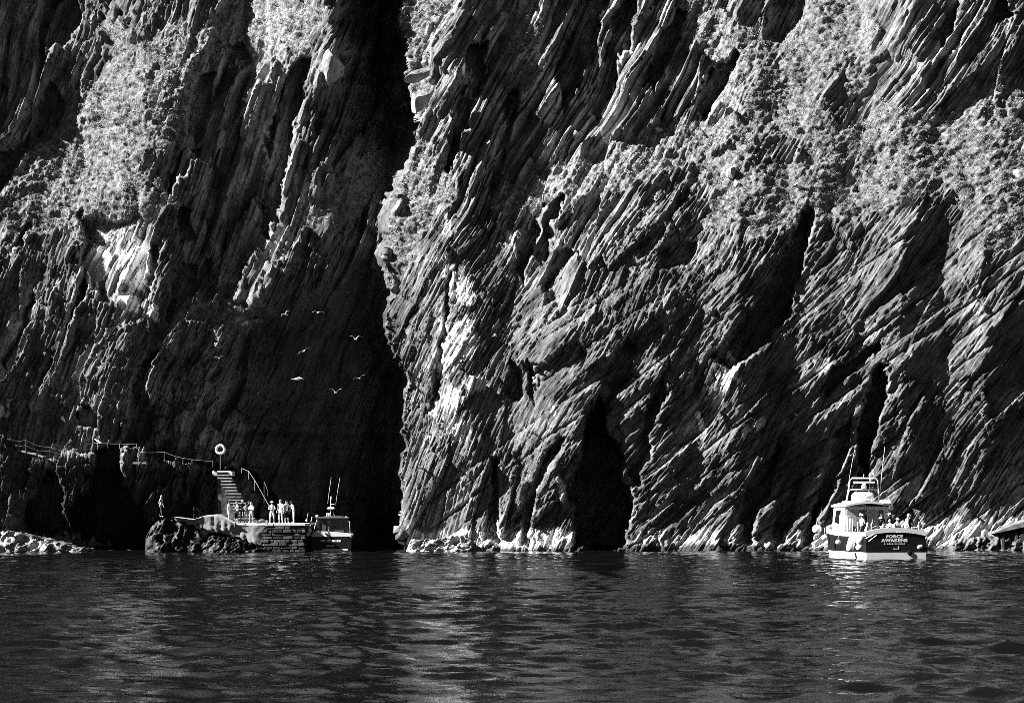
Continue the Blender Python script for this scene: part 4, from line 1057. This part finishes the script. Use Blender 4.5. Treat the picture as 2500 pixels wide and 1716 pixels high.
hang('fender', True, .17, 0, at(2046, 1323, 126.0), 'small round white fender amidships left of the long one')
hang('fender', True, .20, 0, at(2012, 1312, 130.0), 'small pale fender below the big round one at the bow')
for i, (xa, ya, xb, yb) in enumerate(((2114, 1314, 2136, 1303), (2121, 1321, 2141, 1306))):
    a = at(xa, ya, 122.7); c = at(xb, yb, 122.7); b = MB(); b.tube([Vector((0, 0, 0)), c - a], .045); o = b.build('boathook', M['white'], None, True); o.location = a
    tag(o, ['shorter white pole lashed across the stern quarter', 'longer white pole below the other at the stern quarter'][i], 'pole', 'poles lashed to the passenger boat')

# ---- the second boat, moored at the pier
S2 = at(809, 1345, 148.0); S2.z = 0
boat2 = empty('moored_boat', S2, math.radians(4), 'small black boat with grey cabin moored stern-on at the end of the pier', 'boat')
L2, B2 = 10.5, 3.15
sh2 = lambda u: 1.30 + .8 * max(0, u - .3) ** 1.5
make_hull(boat2, L2, B2, sh2, .10, .10)
b = MB(); b.box((0, -.02, .70), (B2 * .955, .10, 1.0)); b.build('transom', M['hull'], boat2, bevel=.01)
b = MB(); b.loft([[Vector((-B2 / 2 * .96, y, 1.12)), Vector((B2 / 2 * .98, y, 1.12)), Vector((B2 / 2 * .96, y, 1.42)), Vector((.1, y, 1.56)), (Vector((-B2 / 2 * .80, y, 1.60)))] for y in (-.07, .06)]); b.build('stern_board', M['white'], boat2)
b = MB(); b.box((.3, -.07, .16), (B2 * .62, .04, .11)); b.build('waterline_stripe', M['white'], boat2)
T2 = -.08
b = MB(); x = -.85; rs = random.Random(8)
while x < .75:
    w = rs.uniform(.07, .13)
    if not (.43 < x < .52): b.box((x + w / 2, T2, .84), (w - .03, .012, .17))
    x += w
b.build('lettering', M['letter'], boat2)
b = MB(); x = -.38
while x < .22:
    w = rs.uniform(.06, .1); b.box((x + w / 2, T2, .46), (w - .02, .012, .12)); x += w
b.build('lettering', M['letter'], boat2)
b = MB()
def cr(y, w, z0, z1, t): return [Vector((-w / 2, y, z0)), Vector((w / 2, y, z0)), Vector((w / 2 * t, y, z1)), Vector((w / 2 * .4, y, z1 + .1)), Vector((-w / 2 * .4, y, z1 + .1)), Vector((-w / 2 * t, y, z1))]
b.loft([cr(3.2, 2.7, .6, 2.62, .86), cr(6.4, 2.7, .6, 2.62, .86), cr(7.4, 2.0, .6, 2.2, .86)]); C2 = b.build('cabin', plain('cabin_grey_paint', .08, .6, .3, .15, 2.0), boat2)
roofg = MB(); roofg.loft([[p + Vector((0, 0, dz)) for dz in (0,) for p in cr(y, 2.6, 2.60, 2.66, .98)] for y in (2.9, 6.6)]); roofg.build('cabin_roof', M['deck2'], boat2)
panel(C2, -.52, .0, .75, 2.38, 3.18, M['glass'], 'doorway')
panel(C2, -.30, -.24, .75, 2.38, 3.165, M['grey'], 'door_post')
panel(C2, .16, .52, 1.75, 1.92, 3.18, M['glass'], 'aft_window')
panel(C2, -1.18, -.95, 1.3, 2.3, 3.18, M['glass'], 'aft_window'); panel(C2, .92, 1.14, 1.3, 2.3, 3.18, M['glass'], 'aft_window')
bar(boat2, [(-.18, 4.4, 2.6), (-.15, 4.4, 4.15)], .03, 'mast', 'white', 6)
bar(boat2, [(.2, 4.4, 2.65), (.02, 4.4, 3.1)], .02, 'mast_stay', 'metal', 5)
b = MB(); b.box((-.15, 4.35, 3.38), (.62, .3, .24)); b.build('radar_scanner', M['white'], boat2, bevel=.07, seg=2)
bar(boat2, [(-.40, 4.4, 3.75), (-.28, 4.4, 4.7), (-.12, 4.4, 5.85)], [.02, .016, .010], 'aerial', 'metal', 5)
bar(boat2, [(.25, 4.4, 3.72), (.38, 4.4, 4.7), (.58, 4.4, 5.85)], [.02, .016, .010], 'aerial', 'metal', 5)
bar(boat2, [(-.15, 4.4, 3.70), (.27, 4.4, 3.68)], .022, 'aerial_arm', 'white', 5)
b = MB(); b.ball((-.13, 4.4, 4.2), .09, 8, 6, (1, 1, 1.5)); b.build('mast_lamp', M['white'], boat2, True)
b = MB(); b.ball((-1.22, 3.4, 2.75), .12, 10, 6); b.build('cabin_lamp', M['white'], C2, True)
b = MB(); b.ball((1.1, 3.1, 2.66), .10, 10, 6, (1.4, 1, .8)); b.build('cabin_lamp', M['white'], C2, True)
for x in (-.42, -.26): b = MB(); b.lathe([(.03, 2.68), (.07, 2.74), (.07, 2.95), (.03, 3.0)], (x, 3.6, 0), 8); b.build('roof_lamp', M['white'], boat2, True)
bar(boat2, [(1.45, .3, 1.3), (1.42, .6, 2.3), (1.3, 3.2, 2.35)], .025, 'grab_rail', 'metal', 5); bar(boat2, [(-1.45, .3, 1.3), (-1.3, 1.2, 2.0), (-1.2, 3.2, 2.5)], .03, 'grab_rail', 'metal', 5)
for i, (x, y, r, lb) in enumerate(((751, 1304, .14, 'white fender low on the left quarter of the moored boat'), (756, 1295, .15, 'white fender hung beside the pier above the lower one'), (749, 1270, .09, 'tiny white fender at the top of the pier corner'))):
    b = MB(); b.ball((0, 0, 0), r, 12, 8, (1, 1, 1.25)); o = b.build('fender', M['buoy'], None, True); o.location = at(x, y, 147.4); b = MB(); b.tube([(0, 0, r), (.1, .1, r + .5)], .02); b.build('lanyard', M['rope'], o); tag(o, lb, 'fender', 'fenders of the moored boat')
a = at(752, 1300, 147.6); c = at(762, 1262, 148.6); b = MB(); b.tube([Vector((0, 0, 0)), (c - a) * .5 + Vector((0, 0, -.05)), c - a], .04); o = b.build('mooring_rope', M['rope'], None); o.location = a
tag(o, 'white mooring rope slanting up the left quarter of the moored boat', 'rope')
# ------------------------------------------------------------------ people and birds
def person(label, loc, rz, h=1.72, top='cl_white', legs='cl_dark', shoes='cl_black', hair='hair', hat=None, pose='stand', sleeves='skin', shorts=False, group='people waiting on the pier', turn=0.0, skirt=False, seed=0):
    k = h / 1.75; rs = random.Random(seed)
    J = {}
    sit = pose in ('sit', 'crouch')
    hipz = {'sit': .12, 'crouch': .42}.get(pose, .93)
    lean = {'lean': .25, 'crouch': .45, 'sit': .08}.get(pose, .03)
    st = rs.uniform(.06, .12)
    J['pel'] = (0, 0, hipz); J['wai'] = (0, -.5 * lean * .3, hipz + .16); J['che'] = (0, -lean * .45, hipz + .38); J['nek'] = (0, -lean * .62, hipz + .55); J['thr'] = (0, -lean * .68 - .01, hipz + .61)
    J['hea'] = (0, -lean * .75 - .03, hipz + .70); J['cro'] = (0, -lean * .78 - .01, hipz + .79)
    for s, n in ((-1, 'l'), (1, 'r')):
        if pose == 'sit':
            J[n + 'hip'] = (s * .10, -.02, hipz); J[n + 'kne'] = (s * .13, -.44, hipz + .05); J[n + 'ank'] = (s * .13, -.46, hipz - .36); J[n + 'toe'] = (s * .14, -.62, hipz - .40)
        elif pose == 'crouch':
            J[n + 'hip'] = (s * .10, 0, hipz); J[n + 'kne'] = (s * .14, -.36, hipz + .06); J[n + 'ank'] = (s * .13, -.10, .08); J[n + 'toe'] = (s * .14, -.26, .03)
        else:
            fy = s * rs.uniform(-.08, .08) + (s * .2 if pose == 'walk' else 0)
            J[n + 'hip'] = (s * .10, 0, hipz - .03); J[n + 'kne'] = (s * (.10 + st * .3), -.04 + fy * .5, .49); J[n + 'ank'] = (s * (.10 + st * .5), .02 + fy, .08); J[n + 'toe'] = (s * (.12 + st * .6), -.15 + fy, .03)
        cz = J['che'][2] + .11; cy = J['che'][1] - lean * .1
        J[n + 'sho'] = (s * .19, cy, cz)
        if pose in ('folded', 'sit'): J[n + 'elb'] = (s * .27, cy - .06, cz - .29); J[n + 'wri'] = (s * -.02, cy - .26, cz - .22 - .03 * s); J[n + 'pal'] = (s * -.09, cy - .25, cz - .20)
        elif pose == 'phone' and s > 0: J[n + 'elb'] = (s * .24, cy - .15, cz - .24); J[n + 'wri'] = (s * .15, cy - .34, cz - .02); J[n + 'pal'] = (s * .14, cy - .36, cz + .06)
        elif pose == 'hip': J[n + 'elb'] = (s * .40, cy + .04, cz - .27); J[n + 'wri'] = (s * .22, cy - .04, cz - .46); J[n + 'pal'] = (s * .17, cy - .07, cz - .50)
        elif pose == 'crouch': J[n + 'elb'] = (s * .24, cy - .22, cz - .22); J[n + 'wri'] = (s * .14, cy - .36, cz - .36); J[n + 'pal'] = (s * .12, cy - .38, cz - .43)
        else: J[n + 'elb'] = (s * .26, cy + .03, cz - .29); J[n + 'wri'] = (s * .28, cy - .06, cz - .54); J[n + 'pal'] = (s * .27, cy - .09, cz - .63)
    Rd = dict(pel=(.150, .115), wai=(.135, .10), che=(.165, .115), nek=(.085, .075), thr=(.058, .058), hea=(.082, .098), cro=(.070, .080))
    for n in 'lr': Rd.update({n + 'hip': (.095, .10), n + 'kne': (.062, .066), n + 'ank': (.042, .045), n + 'toe': (.040, .03), n + 'sho': (.065, .065), n + 'elb': (.046, .046), n + 'wri': (.032, .03), n + 'pal': (.036, .022)})
    if skirt: Rd['lkne'] = Rd['rkne'] = (.11, .11)
    E = [('pel', 'wai'), ('wai', 'che'), ('che', 'nek'), ('nek', 'thr'), ('thr', 'hea'), ('hea', 'cro')]
    for n in 'lr': E += [('pel', n + 'hip'), (n + 'hip', n + 'kne'), (n + 'kne', n + 'ank'), (n + 'ank', n + 'toe'), ('che', n + 'sho'), (n + 'sho', n + 'elb'), (n + 'elb', n + 'wri'), (n + 'wri', n + 'pal')]
    names = list(J); ix = {n: i for i, n in enumerate(names)}
    me = bpy.data.meshes.new('p'); me.from_pydata([Vector(J[n]) * k for n in names], [(ix[a], ix[c]) for a, c in E], [])
    t = bpy.data.objects.new('p', me); col.objects.link(t)
    sk = t.modifiers.new('s', 'SKIN'); sk.use_smooth_shade = True
    for n in names:
        v = me.skin_vertices[0].data[ix[n]]; v.radius = (Rd[n][0] * k, Rd[n][1] * k); v.use_root = n == 'pel'
    t.modifiers.new('d', 'SUBSURF').levels = 1; t.modifiers[-1].render_levels = 1
    dg = bpy.context.evaluated_depsgraph_get(); dg.update()
    body = bpy.data.meshes.new_from_object(t.evaluated_get(dg)); bpy.data.objects.remove(t)
    # clothing by the nearest bone
    mats = [M['skin'], M[top], M[legs], M[shoes], M[sleeves]]
    kind = {('pel', 'wai'): 1, ('wai', 'che'): 1, ('che', 'nek'): 1, ('nek', 'thr'): 0, ('thr', 'hea'): 0, ('hea', 'cro'): 0}
    for n in 'lr': kind.update({('pel', n + 'hip'): 2, (n + 'hip', n + 'kne'): 2, (n + 'kne', n + 'ank'): 0 if shorts else 2, (n + 'ank', n + 'toe'): 3, ('che', n + 'sho'): 1, (n + 'sho', n + 'elb'): 1, (n + 'elb', n + 'wri'): 4, (n + 'wri', n + 'pal'): 0})
    c = np.array([p.center[:] for p in body.polygons]); best = np.full(len(c), 9e9); mi = np.zeros(len(c), int)
    for a, b_ in E:
        A = np.array(J[a]) * k; B = np.array(J[b_]) * k; d = B - A
        u = np.clip(((c - A) @ d) / (d @ d), 0, 1); dist = np.linalg.norm(c - A - u[:, None] * d, axis=1) / (.5 * (Rd[a][0] + Rd[b_][0]) * k)
        m_ = dist < best; best[m_] = dist[m_]; mi[m_] = kind[(a, b_)]
    bm = bmesh.new(); bm.from_mesh(body); bm.faces.ensure_lookup_table()
    for f, q in zip(bm.faces, mi): f.material_index = int(q); f.smooth = True
    # fingers, thumb, nose and ears
    ex = MB()
    for s, n in ((-1, 'l'), (1, 'r')):
        p = Vector(J[n + 'pal']) * k; d = (p - Vector(J[n + 'wri']) * k).normalized(); sd_ = d.cross(Vector((0, 1, .3))).normalized()
        for q in range(4):
            o_ = sd_ * (q - 1.5) * .019 * k; l_ = (.066, .078, .074, .058)[q] * k
            ex.tube([p + o_, p + o_ + d * l_ * .5 + Vector((0, -.006, 0)), p + o_ + d * l_ + Vector((0, -.022, 0)) * k], [.0095 * k, .009 * k, .006 * k], 5)
        ex.tube([p - d * .05 * k + sd_ * .02 * k, p - d * .01 * k + sd_ * .048 * k, p + d * .025 * k + sd_ * .05 * k], [.011 * k, .010 * k, .007 * k], 5)
    hc = Vector(J['hea']) * k
    fd = Vector((math.sin(turn), -math.cos(turn), 0)); sd_ = Vector((fd.y, -fd.x, 0))
    ex.box(hc + fd * .10 * k + Vector((0, 0, -.01 * k)), (.026 * k, .03 * k, .05 * k), turn)
    for s in (-1, 1): ex.box(hc + sd_ * s * .086 * k, (.02 * k, .035 * k, .055 * k), turn)
    tm = ex.mesh('x'); bm2 = bmesh.new(); bm2.from_mesh(tm); tmp = bpy.data.meshes.new('y'); bm2.to_mesh(tmp); bm.from_mesh(tmp); bm2.free()
    bm.to_mesh(body); bm.free()
    o = link_mesh('person', body, mats); o.location = loc; o.rotation_euler = (0, 0, rz)
    tag(o, label, 'person', group)
    # eyes and mouth
    b = MB()
    for s in (-1, 1): b.ball(hc + fd * .092 * k + sd_ * s * .032 * k + Vector((0, 0, .018 * k)), .011 * k, 6, 4)
    b.box(hc + fd * .094 * k + Vector((0, 0, -.055 * k)), (.045 * k, .008 * k, .010 * k), turn); b.build('face_marks', M['cl_dark'], o)
    # hair: a cap open at the face; hat: crown and brim
    R = Matrix.Rotation(turn, 3, 'Z')
    if hair:
        b = MB(); b.ball((0, 0, 0), 1, 12, 8)
        b.v = [tuple(hc + R @ Vector((v[0] * .098, v[1] * .108 + .018, (v[2] * .105 + .045) if v[1] < -.3 and v[2] < .2 else v[2] * .118 + .03)) * k) for v in b.v]
        b.build('hair', M[hair], o, True)
    if hat:
        b = MB(); b.lathe([(.165, .075), (.17, .085), (.105, .095), (.098, .16), (.07, .185)], (0, 0, 0), 14) if hat != 'cap' else b.lathe([(.106, .03), (.108, .09), (.085, .15), (.03, .17)], (0, 0, 0), 12)
        if hat == 'cap': b.box((0, -.14, .045), (.15, .12, .015))
        b.v = [tuple(hc + R @ Vector(v) * k) for v in b.v]; b.build('hat', M['cl_white'], o, True)
    return o
def pier_pt(x, dy=.9): p = at(x, 1276, PY_ + dy); p.z = PT; return p
PI = math.pi
person('person with dark hair and white top, leftmost of the group by the steps', pier_pt(558, .7), PI * .5, 1.72, 'cl_white', 'cl_pale', 'cl_white', 'hair', None, 'stand', 'skin', False, seed=1)
person('person in white blouse and black skirt among the group by the steps', pier_pt(579, .8), -.9, 1.66, 'cl_white', 'cl_black', 'cl_white', 'fair', None, 'phone', 'cl_white', True, skirt=True, seed=2)
person('pale-faced person in a long black coat behind the white blouse', pier_pt(592, 1.6), .4, 1.80, 'cl_black', 'cl_black', 'cl_black', 'fair', None, 'stand', 'cl_black', False, seed=3)
person('person in grey patterned clothes in the middle of the group by the steps', pier_pt(600, .9), .2, 1.55, 'cl_grey', 'cl_grey', 'cl_black', 'hair', None, 'stand', 'cl_grey', False, seed=4)
person('person in white top with folded arms and grey trousers by the steps', pier_pt(614, .7), -.5, 1.62, 'cl_white', 'cl_grey', 'cl_white', 'fair', None, 'folded', 'cl_white', False, seed=5)
person('person reaching out, half hidden between black coat and folded arms', pier_pt(607, 2.0), .6, 1.74, 'cl_dark', 'cl_dark', 'cl_black', 'hair', None, 'phone', 'skin', False, seed=15)
person('person in sun hat with folded arms and white shorts on the open pier', pier_pt(664, .6), .1, 1.66, 'cl_white', 'cl_white', 'cl_white', 'hair', 'brim', 'folded', 'skin', True, seed=6)
person('tallest person on the pier, dressed all in white', pier_pt(685, .6), -.3, 1.82, 'cl_white', 'cl_white', 'cl_white', 'fair', None, 'stand', 'cl_white', False, seed=7)
person('person in white shirt and black shorts beside the one all in white', pier_pt(699, .6), .7, 1.76, 'cl_white', 'cl_black', 'cl_white', 'hair', None, 'hip', 'skin', True, seed=8)
person('person in pale clothes crouching at the right end of the pier', pier_pt(717, .6), -1.0, 1.72, 'cl_pale', 'cl_white', 'cl_white', 'hair', None, 'lean', 'skin', True, seed=9)
p0 = at(393, 1262, 146.3)
person('lone person in pale top walking on the dark rocks left of the pier', p0, 1.2, 1.66, 'cl_pale', 'cl_dark', 'cl_white', 'fair', None, 'walk', 'skin', False, group='people on the rocks', seed=10)
# passengers: boat-local places
def on_boat(x, y, z): return boat.matrix_world @ Vector((x, y, z)) if False else S1 + Matrix.Rotation(RZ1, 3, 'Z') @ Vector((x, y, z + .28))
G = 'passengers on the boat'
person('passenger in dark jacket with pale hair by the wheelhouse door', on_boat(-1.05, 3.9, 1.0), RZ1 + 2.4, 1.70, 'cl_dark', 'cl_dark', 'cl_black', 'fair', None, 'phone', 'cl_white', False, G, seed=21)
person('seated passenger in black top nearest the white gate of bars', on_boat(-1.25, 2.7, 1.44), RZ1 + 2.0, 1.70, 'cl_black', 'cl_pale', 'cl_black', 'hair', None, 'sit', 'skin', False, G, seed=22)
person('seated passenger in grey top in the middle of the port bench', on_boat(-.95, 1.9, 1.44), RZ1 + .8, 1.68, 'cl_grey', 'cl_dark', 'cl_black', 'hair', None, 'sit', 'cl_white', False, G, seed=23)
person('seated passenger in white sun hat and black jacket amidships', on_boat(-.25, 2.3, 1.48), RZ1 + .5, 1.72, 'cl_black', 'cl_dark', 'cl_black', 'hair', 'brim', 'sit', 'cl_white', False, G, seed=24)
person('seated passenger in pale jacket without hat left of the second hat', on_boat(.05, 1.2, 1.40), RZ1 - .6, 1.66, 'cl_white', 'cl_dark', 'cl_black', 'fair', None, 'sit', 'cl_white', False, G, seed=25)
person('seated passenger in white cap and white jacket near the stern', on_boat(.62, 1.5, 1.44), RZ1 + .2, 1.74, 'cl_white', 'cl_dark', 'cl_black', 'hair', 'cap', 'sit', 'cl_dark', False, G, seed=26)
person('passenger in white hooded coat standing at the starboard stern', on_boat(1.0, .9, .98), RZ1 + 1.4, 1.66, 'cl_white', 'cl_white', 'cl_black', 'fair', 'cap', 'lean', 'cl_white', False, G, seed=27)
person('dark-clothed passenger in the shade between the hats', on_boat(.25, 3.4, 1.05), RZ1 + .1, 1.62, 'cl_black', 'cl_black', 'cl_black', 'hair', None, 'stand', 'cl_black', False, G, seed=28)

person('passenger in black hood on the starboard side next to the white coat', on_boat(1.45, 1.3, .95), RZ1 + .3, 1.60, 'cl_black', 'cl_black', 'cl_black', 'hair', None, 'folded', 'cl_black', False, G, seed=29)
person('small seated passenger in pale top low behind the stern rail', on_boat(-.55, .9, 1.25), RZ1 + .3, 1.60, 'cl_pale', 'cl_dark', 'cl_black', 'hair', None, 'sit', 'skin', False, G, seed=30)
person('seated passenger in white shirt right behind the port gunwale', on_boat(-1.5, 1.4, 1.2), RZ1 + .9, 1.66, 'cl_white', 'cl_dark', 'cl_black', 'fair', None, 'sit', 'skin', False, G, seed=31)
person('passenger in dark cap and pale coat standing by the port gunwale', on_boat(-1.55, 2.2, .95), RZ1 + 1.9, 1.66, 'cl_pale', 'cl_black', 'cl_black', 'hair', 'cap', 'folded', 'cl_pale', False, G, seed=32)
person('passenger in black coat and white hat right in front of the aft window', on_boat(.75, 3.3, 1.0), RZ1 + .4, 1.68, 'cl_black', 'cl_black', 'cl_black', 'hair', 'brim', 'stand', 'cl_black', False, G, seed=33)

def gull(x, y, Y, span, flap, bank, yaw, label, perched=False):
    p = at(x, y, Y)
    b = MB(); prof = [(.008, -.24), (.035, -.20), (.05, -.1), (.062, 0), (.055, .1), (.04, .16), (.042, .19), (.030, .235), (.010, .26), (.004, .29)]
    b.lathe(prof, (0, 0, 0), 10, 'X'); b.box((-.27, 0, 0), (.12, .09, .012))
    k = span / 1.0
    o = b.build('gull', M['feather'], None, True); o.location = p; o.scale = (k, k, k); o.rotation_euler = (bank, -.05, yaw)
    for s in (-1, 1):
        b = MB(); f = flap
        if perched: rr = [[Vector((u, s * (.05 + .012 * c), z + .03)), Vector((u, s * (.066 + .004 * c), z)), Vector((u, s * (.05 + .006 * c), z - .04)), Vector((u, s * .045, z - .01))] for u, z, c in ((.12, .01, 0), (.05, .02, 1), (-.08, .015, 1), (-.2, .005, .5), (-.32, 0, 0))]
        else:
            e = (.27, .055 + f * .16); tip = (.52, e[1] - .05 + f * .06 - .06)
            rr = []
            for yy, zz, xa, xb, th in ((.03, .02, .09, -.09, .02), (e[0] * .55, .02 + (e[1] - .02) * .6, .11, -.06, .014), (e[0], e[1], .12, -.03, .012), ((e[0] + tip[0]) / 2, (e[1] + tip[1]) / 2, .07, -.05, .009), (tip[0], tip[1], -.06, -.09, .004)):
                rr.append([Vector((xa, s * yy, zz)), Vector((xb, s * yy, zz - .005)), Vector((xb, s * yy, zz - .005 - th * .5)), Vector((xa, s * yy, zz - th))])
        b.loft(rr); b.build('wing', M['feather'], o)
    if perched:
        o.rotation_euler = (0, -.5, yaw)
        for s in (-1, 1): b = MB(); b.tube([(-.02, s * .03, -.04), (-.10, s * .03, -.2)], .012, 5); b.build('leg', M['wingtip'], o)
    b = MB(); b.tube([(.285, 0, -.002), (.33, 0, -.012)], [.010, .003], 5); b.build('beak', M['wingtip'], o)
    return tag(o, label, 'gull', 'gulls at the cliff')
GL = 'gulls'
gull(777, 763, 149, 1.0, .25, 0, -PI / 2 + .3, 'white gull gliding with level wings, highest over the black cave')
gull(697, 768, 149, .9, .8, .5, -PI / 2 - .5, 'white gull tilting beside the ragged ledge above the cave')
gull(868, 828, 149, .95, 1.3, 0, PI / 2 + .4, 'white gull with raised wings on the right of the dark wall')
gull(742, 857, 149, 1.05, .3, .5, -PI / 2 + .3, 'white gull banking steeply in the middle of the dark wall')
gull(727, 925, 149, 1.5, .1, .0, .15, 'largest white gull seen side-on, low on the left of the dark wall')
gull(878, 924, 149, .95, .9, -.35, PI / 2, 'white gull with one wing up, lower right of the dark wall')
gull(820, 959, 149, 1.0, 1.5, 0, PI / 2 - .2, 'lowest white gull, wings bent, over the black cave')
gull(535, 875, 149, .75, 1.0, .2, -PI / 2, 'small gull against the grey rock above the lifebuoy')
gull(1208, 820, 148, .6, 1.2, .2, .3, 'small gull passing the pale limed rock on the right cliff')
gull(238, 1076, 152.4, 1.15, 0, 0, PI - .4, 'white gull perched on top of the dark rock wall by the path', True)
